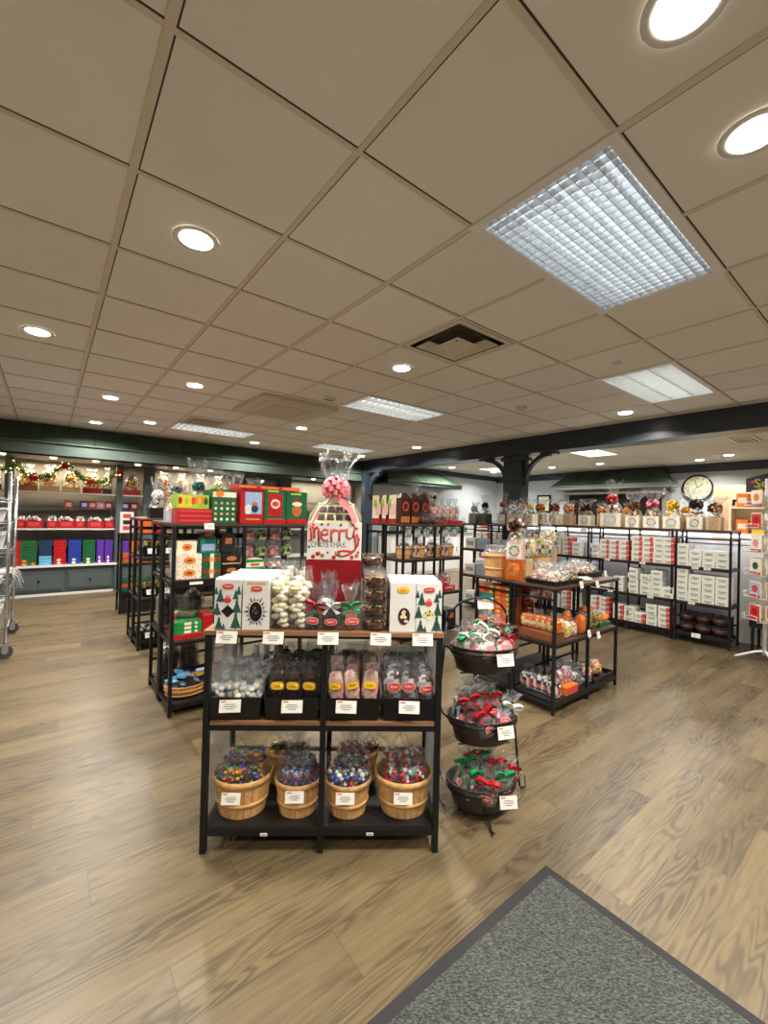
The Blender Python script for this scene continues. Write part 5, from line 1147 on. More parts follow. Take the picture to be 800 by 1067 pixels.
for i in range(2): put('gtray', plain_box(.2, .1, .03, 'green', name='green_tray'), (3.86, 1.78+.13*i, .531+.05*i), 0, f'green tray of orange balls, {("front","rear")[i]} one on the middle island shelf', 'tray', 'green trays'); put('oballs', lambda: (lambda m: ([m.ball((random.uniform(-.08, .08), random.uniform(-.04, .04), .02+random.uniform(0, .03)), .02, 'orange', 8, 6) for _ in range(16)], m.build('orange_candies'))[1])(MB()), (3.86, 1.78+.13*i, .562+.05*i), 0, f'heap of round orange sweets on the {("front","rear")[i]} green tray', 'sweets', 'round orange sweets'); 
for i in range(3): put('dkp', pouch(.1, .08, .16, ('caramel', 'chocolate', 'lime'), None, 'bag_film'), (3.6+.1*i, 1.78, .531), 0, f'clear bag of brown sweets, {ORD[i]} from left beside the green trays', 'candy bag', 'bags of brown sweets')
for i in range(2): put('hpink', pouch(.12, .05, .12, ('pink', 'label_red', 'silver'), None, 'cellophane'), (3.1+.16*i, 1.95, .8), 0, f'pink pouch hanging under the island top, {("left","right")[i]} one', 'candy bag', 'pink hanging pouches')
for i in range(5): put('rwp', sweet_bag(.055, .12, .13, ('silver', 'label_red', 'white', 'dark_glass'), None, 'bag_film', .06, None), (3.08, 1.75+.06*i, .091), 0, f'red and white candy bag, {ORD[i]} from the front, lowest shelf at the island end', 'candy bag', 'red and white bags')
put('kraftlow', plain_box(.18, .16, .06, 'orange', ((0, .5, .9, .7, 'label_red'),), name='kraft_tray'), (3.27, 1.79, .091), 0, 'orange carton tray on the lowest island shelf', 'tray')
for i in range(3): put('rlow', sweet_bag(.055, .06, .12, ('label_red', 'silver', 'white'), None, 'cellophane', .06, None), (3.21+.058*i, 1.78, .152), 0, f'red striped bag in the orange tray, {ORD[i]} from left', 'candy bag', 'red striped bags')
for i in range(2): put('brlow', tuft(.075, ('chocolate', 'dark_glass', 'milk_chocolate', 'silver'), 'cellophane', .08, 24, .02), (3.43+.14*i, 1.8, .091), i, f'large bag of brown sweets on the lowest island shelf, {("left","right")[i]} one', 'candy bag', 'large brown bags')
put('traylow', tray_box(.36, .3, .04, 'black_plastic', .97), (3.79, 1.85, .091), 0, 'low black tray of orange packs on the lowest island shelf', 'tray')
for i in range(4): put('oplow%d' % (i % 2), pouch(.11, .09, .12, (('orange', 'caramel', 'candy_yellow'), ('pink', 'label_red', 'pale_pink'))[i % 2], None, 'bag_film'), (3.67+.085*i, 1.8+.05*(i % 2), .098), .5*i, f'{("orange","pink")[i%2]} flat pack, {ORD[i]} from left in the lowest island tray', 'candy bag', 'flat packs in the lowest tray')

# ------------------------------------------------------------------ LONG RACK ROW UNDER THE BEAM
ZF4 = (.12, .5, .93, 1.375); D4 = .38
rack_at('fr1', .56, D4, ZF4, (6.15, 1.935, 0), -PI/2, 'black rack of white candy boxes, right end of the row by the spinner', 'racks of the long row', bays=(), woods='dark_shelf_wood', post=.022)
for i, y1 in enumerate((3.0, 4.06, 5.12)):
    rack_at('fr2', 1.04, D4, ZF4, (6.16, y1, 0), -PI/2, ('black rack of red and white candy boxes in the middle of the long row', 'black rack of the long row just behind the column', 'black rack at the left end of the long row')[i], 'racks of the long row', woods='dark_shelf_wood', post=.022)
def wbox(red=False):
    def f():
        m = MB(); w, d, h = .125, .2, .066; m.box((0, 0, h/2-.004), (w, d, h-.009), 'box_white'); m.box((0, 0, h-.007), (w+.003, d+.003, .012), 'box_white'); y = -d/2-.001
        m.box((0, y-.001, h*.42), (w*.62, .001, h*.22), 'box_grey'); m.box((0, y-.001, h*.2), (w*.4, .001, h*.08), 'box_grey')
        if red: m.box((w*.36, y-.0015, h*.45), (w*.27, .001, h*.85), 'label_red'); m.box((-w/2-.001, 0, h*.45), (.002, d, h*.85), 'label_red'); m.box((w/2+.001, 0, h*.45), (.002, d, h*.85), 'label_red')
        return m.build('candy_box')
    return f
def bstack(y, z, n, red, where, g):
    for j in range(n):
        put('wbr' if red else 'wb', wbox(red), (6.26+random.uniform(-.004, .004), y, z+.001+.0665*j), -PI/2+random.uniform(-.03, .03), f'{"red white" if red else "white"} box, {ORD[j]} up in the {where}', 'candy box', g)
for i, n in enumerate((4, 3, 3, 3)): bstack(1.86-.133*i, .93, n, False, f'{ORD[i]} stack, upper shelf of end rack', 'white boxes on the upper shelf')
for i, n in enumerate((6, 5, 5, 5)): bstack(1.86-.133*i, .5, n, False, f'{ORD[i]} stack, middle shelf of end rack', 'white boxes on the middle shelf')
for i, (y, n, rd) in enumerate(((2.93, 3, 0), (2.8, 4, 1), (2.67, 4, 1), (2.54, 4, 1), (2.38, 5, 1), (2.25, 5, 1), (2.12, 5, 0), (2.01, 5, 1))): bstack(y, .93, n, rd, f'{ORD[i]} stack, upper shelf of red box rack', 'boxes on the upper red shelf')
for i, (y, n, rd) in enumerate(((2.93, 3, 0), (2.79, 2, 0), (2.6, 3, 0), (2.42, 5, 0), (2.27, 4, 0), (2.14, 5, 0), (2.01, 2, 0))): bstack(y, .5, n, rd, f'{ORD[i]} stack, middle shelf of red box rack', 'boxes on the middle red shelf')
for i, (y, n, rd) in enumerate(((2.92, 4, 1), (2.79, 4, 1), (2.6, 3, 1), (2.46, 3, 0), (2.33, 2, 1), (2.19, 4, 0), (2.05, 4, 1))): bstack(y, .12, n, rd, f'{ORD[i]} stack, lowest shelf of red box rack', 'boxes on the lowest red shelf')
for s_, zz_ in enumerate(ZF4[:3]):
    for i in range(6): bstack(3.98-.155*i, zz_, 3+((i*5+s_) % 3), (i+s_) % 2 == 0, f'{ORD[i]} stack, {("lowest","middle","upper")[s_]} shelf behind the island', 'boxes on the rack behind the column')
    for i in range(6): bstack(5.03-.16*i, zz_, 2+((i*3+s_) % 3), (i+s_) % 3 == 0, f'{ORD[i]} stack, {("lowest","middle","upper")[s_]} shelf of leftmost row rack', 'boxes on the leftmost row rack')
def bowl():
    t = empty('chocolate_bowl'); m = MB(); m.lathe([(0, 0), (.06, 0), (.085, .04), (.09, .075), (0, .08)], 'chocolate', 18); m.build('bowl', t)
    m = MB(); m.lathe([(.092, .075), (.088, .1), (.06, .115), (0, .12)], 'clear_plastic', 18); m.build('lid', t); return t
for i in range(3):
    for j in range(2): put('bowl', bowl, (6.27, 1.83-.17*i, .121+.121*j), 0, f'dark covered bowl, {side[i]} column, {("lower","upper")[j]} one, end rack bottom', 'bowl', 'dark covered bowls', (.92, .92, 1))
for i in range(3): put('dkbx', plain_box(.14, .14, .22, 'black_board'), (6.43, 1.83-.17*i, .121), -PI/2, f'dark carton behind the covered bowls, {side[i]} one', 'gift box', 'dark cartons behind the bowls')
put('card_w', price_card(.09, .05, .1), (6.145, 1.7, .13), -PI/2, 'white price card under the dark covered bowls', 'price card')
for i, (y, s_) in enumerate(((1.72, .93), (2.3, .93), (2.75, .93), (2.2, .5), (2.7, .5), (1.6, .93), (1.75, .5))): put('card_s', price_card(.07, .03, .0), (6.142, y, s_), -PI/2, f'small shelf ticket on the {"upper" if s_ > .6 else "middle"} shelf edge of the row, {ORD[i]}', 'price card', 'shelf tickets of the long row')
GIFTS = [(3.88, .36, ('orange', 'chocolate'), .12, 'kraft'), (3.63, .36, ('chocolate', 'label_red'), .13, 'cream'), (3.4, .34, ('orange', 'tan'), .12, 'kraft'), (3.13, .36, ('chocolate', 'dark_glass'), .15, 'cream'), (2.76, .62, ('deep_red', 'label_red', 'pink'), .24, 'cream'),
         (2.47, .44, ('chocolate', 'milk_chocolate'), .15, 'cream'), (2.24, .48, ('magenta', 'pink'), .16, 'cream'), (2.01, .44, ('yellow', 'gold'), .165, 'cream'), (1.76, .46, ('chocolate', 'dark_glass'), .14, 'cream'), (1.57, .36, ('chocolate', 'tan'), .12, 'kraft')]
GN = ['orange bow, leftmost', 'brown and red bow', 'orange and tan bow', 'dark bow, left of the tallest gift', 'deep red bow, the tallest and widest', 'brown bow, right of the tallest gift', 'magenta bow', 'yellow bow', 'dark brown bow below the clock', 'brown bow at the right end, without label panel']
for (y, tp, bow, w, base), nm in zip(GIFTS, GN):
    put('gr%.2f' % y, gift_basket(w*1.15, .15, .19 if w > .2 else .155, tp+.04, bow, base, (bow[0], 'cream', 'pale_pink', 'gold'), 'card' if base == 'cream' else None, .075, 'cellophane', .12), (6.3, y, 1.376), -PI/2, 'wrapped gift with ' + nm + ', on the long row', 'gift basket', 'wrapped gifts on the long row')
for i, y in enumerate((3.25, 2.97, 2.6, 1.9)): 
    def flower():
        t = empty('sunflower_gift'); m = MB(); m.box((0, 0, .09), (.09, .09, .18), 'kraft'); m.build('box', t); m = MB(); m.pom((0, -.02, .23), .055, ['orange', 'gold'], 26); m.build('bow', t); m = MB(); m.fan(.2, .36, .02, .06, 'cellophane', 12, 3); m.build('wrap', t); return t
    put('flower', flower, (6.42, y, 1.376), -PI/2, f'small kraft box with orange flower bow, {ORD[i]} from left on the long row', 'gift basket', 'orange flower gifts')
NG = [(4.62, .35, ('silver', 'tan')), (4.4, .46, ('chocolate', 'dark_glass')), (4.05, .5, ('deep_red', 'red')), (3.88, .38, ('pale_pink', 'chocolate')), (3.7, .42, ('orange', 'caramel')), (3.6-.0, .4, ('lime', 'gold'))]
for i, (y, tp, bow) in enumerate(NG):
    put('gn%d' % i, gift_basket(.15, .13, .16, tp, bow, ('grey_metal', 'chocolate', 'grey_metal', 'kraft', 'tan', 'cream')[i], ('tan', 'chocolate', 'silver', bow[0]), 'card' if i in (2, 5) else None, .055), (5.55, y-.02*(i == 5), 1.361), -PI/2, f'wrapped gift with {bow[0].replace("_"," ")} bow, {ORD[i]} from left on the rack before the column', 'gift basket', 'gifts in front of the column')
for s_ in range(3):
    for i in range(5): put('nb%d' % (i % 2), plain_box(.2, .2, .16, ('box_white', 'pale_blue')[i % 2], ((0, .5, .7, .4, 'box_grey'),)), (5.54, 3.65+.24*i, ZL[s_]+.001), -PI/2, f'pale carton, {ORD[i]} from right on the {("lowest","second","third")[s_]} level before the column', 'gift box', 'pale cartons before the column')
def led(L_):
    def f():
        t = empty('led_light_bar'); m = MB(); m.box((0, 0, .012), (.04, L_, .014), 'white_metal'); m.build('housing', t); m = MB(); m.tube([(-.01, -L_/2+.01, 0), (-.01, L_/2-.01, 0)], .018, 'led_glow', 8); m.build('tube', t)
        area('lamp', (-.005, 0, -.014), .03, L_, 3, (236, 236, 255), t); return t
    return f
for i, (y, w) in enumerate(((1.5, 'right one, running past the rack end'), (2.75, 'middle one, above red and white boxes'), (3.95, 'left one, toward the column'))):
    put('led', led(1.1), (6.565, y-.05, 1.308), 0, 'white LED light bar behind the long row, ' + w, 'light', 'light bars behind the long row')
t = empty('display_counter'); m = MB(); m.box((0, 0, .6), (.5, 4.9, 1.2), 'box_white'); m.build('body', t); m = MB(); m.box((0, 0, 1.22), (.56, 5, .035), 'white'); m.build('worktop', t)
t.location = (7.0, 2.75, 0); tag(t, 'long white counter behind the rack row, lit by light bars', 'counter')
# spinner with card pockets
t = empty('card_spinner')
for a in range(4):
    m = MB(); an = a*PI/2+.5; c_, s_ = math.cos(an), math.sin(an); m.tube([(0, 0, .1), (c_*.08, s_*.08, .085), (c_*.26, s_*.26, .012)], .012, 'white_metal', 8); m.build('foot', t)
m = MB(); m.tube([(0, 0, .06), (0, 0, 1.95)], .022, 'white_metal', 10); m.build('pole', t)
for r_ in range(6):
    for a in range(4):
        m = MB(); m.M = Matrix.Rotation(a*PI/2-.75, 4, 'Z'); zz_ = .42+.245*r_
        for xx in (-.1, .1): m.tube([(xx, -.05, zz_), (xx, -.16, zz_), (xx, -.16, zz_+.06)], .003, 'white_metal', 4)
        m.tube([(-.1, -.16, zz_+.02), (.1, -.16, zz_+.02)], .003, 'white_metal', 4); m.tube([(-.1, -.16, zz_+.06), (.1, -.16, zz_+.06)], .003, 'white_metal', 4); m.tube([(0, 0, zz_), (0, -.05, zz_), (-.1, -.05, zz_)], .003, 'white_metal', 4); m.tube([(0, -.05, zz_), (.1, -.05, zz_)], .003, 'white_metal', 4)
        m.build('pocket', t)
SP = (6.07, 1.06); t.location = (*SP, 0); tag(t, 'white wire card spinner on four feet at the right edge', 'rack')
def gcard(k1, k2):
    def f(): m = MB(); m.box((0, 0, .1), (.17, .008, .2), 'cream'); m.box((0, -.005, .1), (.15, .002, .17), k1); m.disc((0, -.007, .11), .045, .045, k2, 12); m.box((0, -.006, .02), (.16, .002, .03), 'label_red'); return m.build('greeting_card')
    return f
for r_ in range(6):
    for a in range(4):
        an = a*PI/2-.75; kk = [('card', 'pink'), ('label_red', 'red'), ('card', 'orange'), ('cream', 'label_red'), ('pale_blue', 'label_red'), ('cream', 'pine')][(r_+a) % 6] if r_ else ('label_red', 'red')
        p = (SP[0]+.105*math.sin(an), SP[1]-.105*math.cos(an), .425+.245*r_)
        put('gc%s%s' % kk, gcard(*kk), p, an, f'greeting card pack, {ORD[r_]} row from the bottom, {("front left","front right","rear right","rear left")[a]} side of the spinner', 'card pack', 'card packs on the spinner', (.88, 1, .88))
# dark bench with plants behind the spinner
t = empty('low_bench'); m = MB(); m.box((0, 0, .36), (.34, 1.0, .16), 'brown_black'); m.build('trough', t)
for sx in (-1, 1):
    for sy in (-1, 1): m = MB(); m.box((sx*.15, sy*.47, .15), (.025, .025, .3), 'black_metal'); m.build('leg', t)
m = MB(); m.pile((0, 0, .42), (.3, .9, .05), ['chocolate', 'deep_red', 'dark_glass', 'green'], 50, .04, .7); m.build('goods', t)
t.location = (6.52, .75, 0); tag(t, 'low dark trough bench with brown goods behind the spinner', 'bench')
# seasonal sign and cream shelf beyond
t = empty('arched_sign'); m = MB(); n = 14; P = [(-.5+i/n, .22+.09*math.sin(PI*i/n)) for i in range(n+1)]
pts = [(0, -a, b) for a, b in P]; lo = [(0, -.5, 0), (0, .5, 0)]
for th, rev in ((-.012, 0), (.012, 1)):
    m.poly([(th, .5, 0)]+[(th, p[1], p[2]) for p in pts]+[(th, -.5, 0)], 'violet_dark')
for a, b in zip(pts, pts[1:]): m.poly([(-.012, a[1], a[2]), (.012, a[1], a[2]), (.012, b[1], b[2]), (-.012, b[1], b[2])], 'violet_dark')
for i in range(22): m.disc((-.0125, random.uniform(-.46, .46), random.uniform(.03, .22)), .028, .024, random.choice(['pumpkin', 'magenta', 'purple', 'label_red', 'pumpkin']), 9, 'x')
m.build('board', t); m = MB(); text_mesh(m, 'Seasonal', .19, (-.016, .4, .075), 'lime', axis='x', bold=.002); m.build('lettering', t)
m = MB(); m.tube([(0, -.4, 0), (0, -.4, -.25)], .012, 'black_metal', 6); m.tube([(0, .4, 0), (0, .4, -.25)], .012, 'black_metal', 6); m.build('support', t)
t.location = (8.95, 1.33, 1.98); tag(t, 'arched dark purple sign with yellow lettering above the cream shelf', 'sign')
t = empty('cream_shelf_unit'); m = MB(); m.box((0, 0, .9), (.3, 1.3, .03), 'cream'); m.box((.14, 0, .9), (.02, 1.3, 1.7), 'cream')
for y in (-.65, .65): m.box((0, y, .88), (.3, .03, 1.76), 'cream')
m.build('frame', t)
for zz_ in (.1, .5, 1.3, 1.72): m = MB(); m.box((0, 0, zz_), (.3, 1.27, .025), 'cream'); m.build('shelf', t)
t.location = (8.95, 1.35, 0); tag(t, 'cream shelf unit with yellow packs under the arched sign', 'shelf unit')
for s_ in range(3):
    for i in range(6): put('yp%d' % (i % 2), plain_box(.15, .15, .22, ('yellow', 'orange')[i % 2], ((0, .5, .7, .4, 'cream'),)), (8.9, .85+.2*i, (.915, 1.313, 1.733)[s_]), -PI/2, f'{("yellow","orange")[i%2]} pack, {ORD[i]} from right on the {("middle","upper","top")[s_]} level of the cream unit', 'pack', 'packs on the cream unit')

# ------------------------------------------------------------------ GREY BACK CABINETS
Y0 = 8.86
for x, w in ((-1.95, .12), (-.48, .11), (.99, .1), (1.455, .17), (3.12, .22), (4.15, .26), (5.72, .16)): m = MB(); m.box((x, Y0+.02, 1.11), (w, .12, 2.22), 'grey_cabinet'); m.box((x, Y0-.045, 1.11), (w*.6, .01, 2.1), 'grey_cabinet'); struct(m, 'trim_4')
bays_ = [(-1.89, -.535), (-.425, .94), (1.04, 1.37), (1.54, 3.01), (3.23, 4.02), (4.28, 5.64)]
k = 0
for bi, (a, b) in enumerate(bays_):
    n = 2 if b-a > 1 else 1
    for i in range(n):
        x0 = a+(b-a)*i/n; x1 = a+(b-a)*(i+1)/n; w = x1-x0
        t = empty('base_cabinet'); m = MB(); m.box((w/2, .24, .25), (w-.004, .44, .42), 'grey_cabinet'); m.box((w/2, .03, .02), (w, .02, .04), 'white'); m.build('body', t)
        m = MB(); m.box((w/2, .012, .25), (w-.06, .02, .34), 'grey_cabinet'); fw = w-.12
        m.box((w/2, 0, .25), (fw, .012, .24), 'grey_cabinet', None); 
        for sx, sz, ww, hh in ((0, .13, fw+.03, .014), (0, -.13, fw+.03, .014)): m.box((w/2, -.002, .25+sz), (ww, .018, hh), 'green_fascia')
        for sx in (-1, 1): m.box((w/2+sx*(fw+.02)/2, -.002, .25), (.014, .018, .26), 'green_fascia')
        dr = m.build('drawer', t); m = MB(); m.ball((w/2, -.025, .25), .018, 'dark_glass', 10, 8); m.build('knob', dr)
        t.location = (x0, Y0-.02, 0); tag(t, f'grey drawer cabinet with knob and raised panel, {ORD[k]} along the back wall from the left', 'cabinet', 'grey drawer cabinets'); k += 1
m = MB(); m.box((1.87, Y0+.18, .487), (7.5, .5, .03), 'white'); tag(m.build('counter_top'), 'long pale counter top over the grey drawer cabinets', 'counter top')
def shelf_board(w):
    def f(): m = MB(); m.box((0, 0, 0), (w, .36, .022), 'grey_cabinet'); m.box((0, -.181, 0), (w, .004, .024), 'white'); return m.build('wall_shelf')
    return f
for bi, (a, b) in enumerate(bays_):
    if bi == 4: continue
    for zi, z in enumerate((1.09, 1.69)): put('ws%d' % bi, shelf_board(b-a-.004), ((a+b)/2, Y0+.2, z), 0, f'white edged {("lower","upper")[zi]} wall shelf in the {ORD[bi]} cabinet bay', 'shelf', 'wall shelves of the back cabinets')
m = MB(); m.box((3.625, Y0+.05, 1.36), (.78, .04, 1.7), 'grey_cabinet'); m.box((3.625, Y0+.02, 1.9), (.6, .02, .5), 'grey_panel'); tag(m.build('panel_door'), 'grey closed panel between the right cabinet pilasters', 'door')
area('niche_lamp', (.25, Y0+.15, 2.2), 1.2, .15, 22, (255, 230, 196)); area('niche_lamp', (2.3, Y0+.15, 2.2), 1.3, .15, 22, (255, 232, 200)); area('niche_lamp', (-1.2, Y0+.15, 2.2), 1.2, .15, 20, (255, 230, 196)); area('niche_lamp', (5, Y0+.15, 2.2), 1.2, .15, 22, (255, 236, 210))
def puck(): m = MB(); m.lathe([(.0, -.012), (.04, -.012), (.045, 0)], 'puck_glow', 14); return m.build('puck_light')
for i, x in enumerate((-.9, -.55, .05, .6, 1.2, 1.8, 2.4, 4.6, 5.2)): put('puck', puck, (x, 8.4, 2.218), 0, f'small round lamp under the long green canopy, {ORD[i]} from the left', 'ceiling light', 'small canopy lamps')
# coloured stacks on the counter
zc = .503
COLS = [(-.37, .10, 'red', 'label_red'), (-.22, .21, 'green', 'orange'), (-.01, .17, 'navy', 'sky'), (.175, .17, 'red', 'white'), (.375, .18, 'blue', 'white'), (.575, .18, 'green', 'cream'), (.735, .11, 'purple', 'white'), (.86, .12, 'purple', 'cream'), (1.1, .12, 'purple', 'white'), (1.24, .13, 'foil_orange', 'cream')]
for i, (x, w, kk, k2) in enumerate(COLS):
    cn = kk.replace('foil_', '').replace('navy', 'dark blue')
    for j in range(8 if w > .15 else 6):
        hh = .05 if w > .15 else .066
        if j < 3 and kk == 'navy': fk = 'sky'
        else: fk = kk
        def bb(w=w, fk=fk, k2=k2, hh=hh, j=j, kk=kk):
            m = MB(); m.box((0, 0, hh/2), (w-.008, .24, hh-.003), fk)
            if j in (0, 1) and k2 != 'sky': m.disc((-.01 if k2 != 'orange' else -w*.25, -.1205, hh*.5), w*.16, hh*.4, k2, 10)
            if j == 0 and k2 == 'orange': m.disc((w*.28, -.1205, hh*.5), w*.13, hh*.42, 'orange', 10)
            return m.build('chocolate_box')
        put(f'cc{i}{j if j < 3 else 3}', bb, (x, Y0+.14, zc+hh*j), random.uniform(-.02, .02), f'flat {cn} box, {ORD[j]} up in the {ORD[i]} colour stack on the counter', 'gift box', 'colour stacked boxes on the counter')
# red baskets on the lower shelf
def redbasket(w=.2):
    def f():
        t = empty('red_gift_basket'); m = MB(); m.box((0, 0, .045), (w, .14, .09), 'red', None); m.box((0, -.0715, .05), (w*.6, .002, .05), 'label_red'); m.build('basket', t)
        m = MB(); m.pile((0, 0, .08), (w*.9, .12, .04), ['white', 'cream', 'silver', 'pink'], 18, .022); m.build('treats', t); return t
    return f
for i, (x, w) in enumerate(((-.9, .2), (-.62, .2), (-.33, .1), (-.17, .24), (.06, .13), (.25, .24), (.44, .13), (.66, .24), (.86, .14), (1.2, .2), (1.75, .22), (2.1, .22), (2.5, .22))):
    put('rbk%.2f' % w, redbasket(w), (x, Y0+.12, 1.102), 0, f'red box with white treats, {ORD[i] if i < 12 else "last"} from left on the lower wall shelf', 'gift basket', 'red boxes on the lower wall shelf', (1, 1, 1.35))
for i in range(10): put('wirejar', tub_clear(.1, .16, ('grey_metal', 'chocolate', 'dark_glass', 'silver')), (-.36+.14*i, Y0+.31, 1.102), 0, f'dim glass jar behind the red boxes, {ORD[i]} from left', 'jar', 'jars behind the red boxes')
for i, (x, k1) in enumerate(((.28, 'label_red'), (.5, 'purple'), (.62, 'label_red'), (.74, 'pink'), (.86, 'red'), (1.12, 'purple'), (1.26, 'red'))): put('ms'+k1, plain_box(.12, .12, .13, k1, ((0, .5, .6, .5, 'white'),)), (x, Y0+.3, 1.44), 0, f'small bright box, {ORD[i]} from left on the wire riser over the jars', 'gift box', 'small bright boxes')
m = MB(); m.box((.45, Y0+.3, 1.43), (1.9*.9, .15, .01), 'grey_metal')
for x in (-.38, .9): m.box((x, Y0+.3, 1.265), (.01, .12, .32), 'grey_metal')
tag(m.build('wire_riser'), 'thin metal riser shelf above the jars in the garland bay', 'shelf')
# gifts with glints on the upper shelf
for i, (x, w, tp, kb, goods) in enumerate(((-1.5, .3, .4, 'kraft', ('gold', 'caramel')), (-1.0, .3, .4, 'red', ('orange', 'cream')), (-.68, .2, .35, 'red', ('orange', 'white')), (-.27, .26, .36, 'caramel', ('caramel', 'gold', 'cream', 'orange')), (.02, .26, .38, 'tan', ('gold', 'chocolate', 'cream', 'orange')), (.3, .24, .38, 'kraft', ('chocolate', 'gold', 'candy_yellow', 'caramel')),
                                       (.6, .26, .36, 'red', ('gold', 'candy_yellow', 'orange', 'cream')), (.82, .13, .4, 'chocolate', ('chocolate', 'white')), (1.2, .26, .4, 'red', ('caramel', 'cream', 'gold', 'chocolate')), (1.72, .22, .4, 'orange', ('orange', 'caramel', 'cream')), (2.05, .22, .4, 'red', ('gold', 'cream')), (2.4, .24, .4, 'kraft', ('caramel', 'cream')), (2.75, .22, .4, 'red', ('gold', 'chocolate')))):
    def gg(w=w, kb=kb, goods=goods, tp=tp):
        t = empty('gift_basket'); m = MB(); m.box((0, 0, .04), (w, .2, .08), kb, None); m.build('tray', t); m = MB(); m.pile((0, 0, .06), (w*.9, .15, tp*.55), list(goods)+['gold', 'cream'], 60, .026, 1., 5, 4); m.build('treats', t)
        m = MB(); m.shell([(w*.52, .1, .05), (w*.52, .11, .16), (w*.36, .08, tp*.7), (w*.2, .05, tp*.78)], 'cellophane', 16, .1); m.fan(tp*.76, tp, w*.12, w*.3, 'cellophane', 14, 3); m.build('wrap', t); return t
    put('gw%d' % i, gg, (x, Y0+.18, 1.702), 0, f'wide glinting gift tray, {ORD[i] if i < 12 else "last"} from left on the upper wall shelf', 'gift basket', 'glinting gift trays on the upper wall shelf', (1, 1, 1.2))
# garland
def gpath(s):
    pts = [(-.6, 2.02), (-.42, 2.16), (-.3, 2.02), (-.15, 1.95), (.0, 2.0), (.1, 2.1), (.22, 2.2), (.32, 2.1), (.45, 1.98), (.6, 1.93), (.75, 1.96), (.88, 2.06), (1.0, 2.16)]
    f_ = s*(len(pts)-1); i = min(int(f_), len(pts)-2); t_ = f_-i; return (pts[i][0]*(1-t_)+pts[i+1][0]*t_, pts[i][1]*(1-t_)+pts[i+1][1]*t_-.05)
g = empty('garland'); m = MB(); y = 8.74
m.tube([(gpath(s/40)[0], y, gpath(s/40)[1]) for s in range(41)], .012, 'garland', 5)
for i in range(1500):
    x, z = gpath(random.random()); a = random.uniform(0, 2*PI); q = random.uniform(.02, .075); dx, dz, dy = q*math.cos(a), q*math.sin(a), random.uniform(-.05, .05)
    m.poly([(x, y, z), (x+dx+.008, y+dy, z+dz), (x+dx, y+dy, z+dz+.012)], random.choice(['garland', 'garland', 'lime', 'green']))
m.build('foliage', g)
for x in (-.18, .2, .55, .97):
    m = MB(); zz_ = min((abs(gpath(s/60)[0]-x), gpath(s/60)[1]) for s in range(61))[1]; m.pom((x, y-.06, zz_-.02), .06, ['red', 'foil_red'], 22); m.build('red_flower', g)
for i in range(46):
    x, z = gpath(random.random()); m = MB(); m.ball((x+random.uniform(-.05, .05), y-.05, z+random.uniform(-.06, .05)), .009, 'glint_glow', 6, 4); m.build('glint_dot', g)  # added glowing dots that stand for reflected glints, not bulbs
tag(g, 'green christmas garland with red flowers and added glowing glint dots under the canopy', 'garland')
# ------------------------------------------------------------------ CHROME CART AT THE LEFT EDGE
t = empty('wire_cart'); x0, x1, y0, y1 = -1.05, -.285, 5.4, 6.43
for x in (x0, x1):
    for y in (y0, y1):
        m = MB(); m.tube([(x, y, .13), (x, y, 1.76)], .0145, 'chrome', 10)
        for q in range(16): m.tube([(x, y, .2+q*.1), (x, y, .205+q*.1)], .0158, 'grey_metal', 8)
        m.ball((x, y, 1.765), .016, 'chrome', 8, 6); m.build('post', t)
        m = MB(); m.tube([(x, y-.016, .062), (x, y+.016, .062)], .06, 'wheel', 20); m.tube([(x, y-.02, .062), (x, y+.02, .062)], .02, 'chrome', 10); m.box((x, y-.024, .095), (.05, .004, .08), 'chrome'); m.box((x, y+.024, .095), (.05, .004, .08), 'chrome'); m.box((x, y, .138), (.06, .055, .012), 'chrome'); m.box((x+.05, y, .12), (.06, .03, .01), 'chrome'); m.build('caster', t)
for z in (.28, .62, 1.0, 1.28, 1.52):
    m = MB()
    for y in (y0, y1): m.tube([(x0, y, z), (x1, y, z)], .005, 'chrome', 5); m.tube([(x0, y, z-.03), (x1, y, z-.03)], .004, 'chrome', 5)
    for x in (x0, x1): m.tube([(x, y0, z), (x, y1, z)], .005, 'chrome', 5); m.tube([(x, y0, z-.03), (x, y1, z-.03)], .004, 'chrome', 5)
    for i in range(1, 26): xx = x0+(x1-x0)*i/26; m.tube([(xx, y0, z+.002), (xx, y1, z+.002)], .002, 'chrome', 4, smooth=False)
    m.build('wire_shelf', t)
tag(t, 'tall chrome wire cart on casters at the left edge', 'cart')
def bin_(h):
    def f():
        t = empty('plastic_bin'); m = MB(); m.shell([(.13, .18, 0), (.16, .21, h)], 'bin_plastic', 24, 0); m.shell([(.125, .175, .004), (.155, .205, h)], 'bin_plastic', 24, 0); m.box((0, 0, .003), (.2, .3, .005), 'bin_plastic'); m.build('body', t)
        m = MB(); m.shell([(.158, .208, h-.012), (.178, .228, h-.01), (.178, .228, h+.006), (.156, .206, h+.008)], 'bin_plastic', 24, 0); m.build('rim', t); return t
    return f
for i, z in enumerate((.284, .624, 1.004, 1.284)):
    for j, y in enumerate((5.66, 6.15)):
        put('bin%d' % (i % 2), bin_(.14 if i % 2 else .17), (-.5, y, z), 0, f'translucent white bin, {("nearer","farther")[j]} one on the {("lowest","second","third","fourth")[i]} cart shelf', 'bin', 'translucent bins on the cart')
m = MB()
for i in range(7): a = -.35+i*.12; m.ribbon([(.0, a*.3, .0), (.05, a*.6, .01), (.09+.01*(i % 2), a*.9, -.04), (.1+.015*(i % 3), a, -.12-.02*(i % 3))], .02, 'white', wd=(0, 1, 0))
m.ball((-.02, 0, -.01), .06, 'white', 8, 6, (1, 1, .6), .2); tag(m.build('plastic_bag', loc=(-.31, 5.66, .8)), 'white plastic bag hanging over the rim of a cart bin', 'bag')
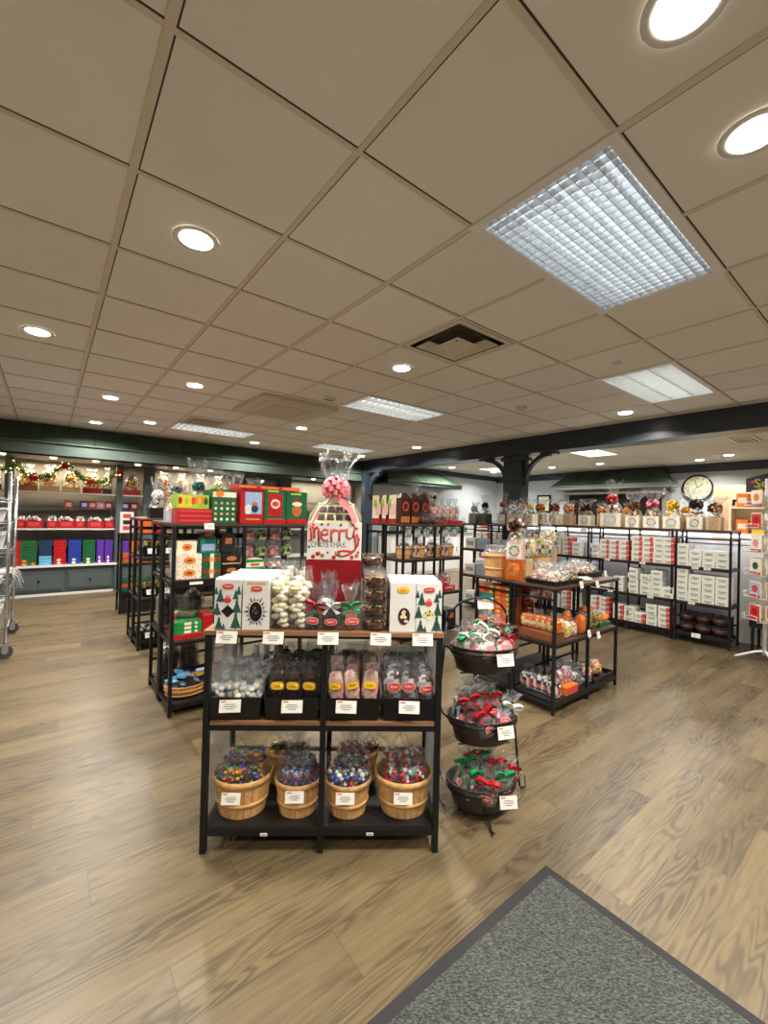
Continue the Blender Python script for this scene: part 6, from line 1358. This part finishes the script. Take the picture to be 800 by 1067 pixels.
# a few things in the far room
t = empty('white_gondola'); m = MB(); m.box((0, 0, .1), (.6, 1.6, .2), 'white'); m.box((0, 0, .7), (.04, 1.6, 1.3), 'white'); m.build('body', t)
for z in (.5, .85, 1.2): m = MB(); m.box((0, 0, z), (.55, 1.6, .02), 'white_metal'); m.build('shelf', t)
t.location = (8.3, 6.0, 0); tag(t, 'white two sided shelf unit in the far room left of the column', 'shelf unit')
for s_ in range(4):
    for i in range(6): put('wg%d' % (i % 3), plain_box(.2, .16, .2, ('pale_blue', 'label_red', 'box_white')[i % 3], ((0, .5, .7, .5, 'white'),)), (8.12, 5.35+.26*i, (.201, .511, .861, 1.211)[s_]), -PI/2, f'boxed goods, {ORD[i]} from right on the {ORD[s_]} level of the far white unit', 'box', 'boxes on the far white unit')
t = empty('low_cabinet'); m = MB(); m.box((0, 0, .5), (3.2, .45, 1.0), 'white'); m.box((0, -.01, 1.02), (3.26, .5, .04), 'grey_panel'); m.build('body', t)
for i in range(4): m = MB(); m.box((-1.2+.8*i, -.235, .5), (.74, .02, .86), 'white_metal'); d = m.build('door', t); m = MB(); m.box((-1.2+.8*i+.3, -.255, .6), (.02, .02, .12), 'chrome'); m.build('handle', d)
t.location = (8.0, 8.1, 0); tag(t, 'white low cabinet along the rear wall beyond the beam', 'cabinet')
for i in range(8): put('deco%d' % (i % 2), gift_basket(.2, .14, .14, .42, (('lime', 'gold'), ('chocolate', 'tan'))[i % 2], 'green', ('green', 'lime', 'gold'), None, .06), (6.7+.36*i, 8.1, 1.041), 0, f'wrapped green gift, {ORD[i]} from left on the white cabinet beyond the beam', 'gift basket', 'gifts on the white cabinet')
m = MB(); m.box((0, 0, 0), (.03, .42, .5), 'dark_glass'); m.box((-.016, 0, 0), (.004, .32, .4), 'clock_face'); tag(m.build('picture_frame', loc=(11.1, 6.75, 1.9)), 'dark framed picture on the far wall just right of the column', 'picture')
m = MB(); m.box((10.88, 4.85, .975), (.3, 2.6, .04), 'white'); m.box((10.9, 4.85, .48), (.2, 2.5, .95), 'white'); tag(m.build('window_ledge'), 'white ledge under the serving window', 'counter')
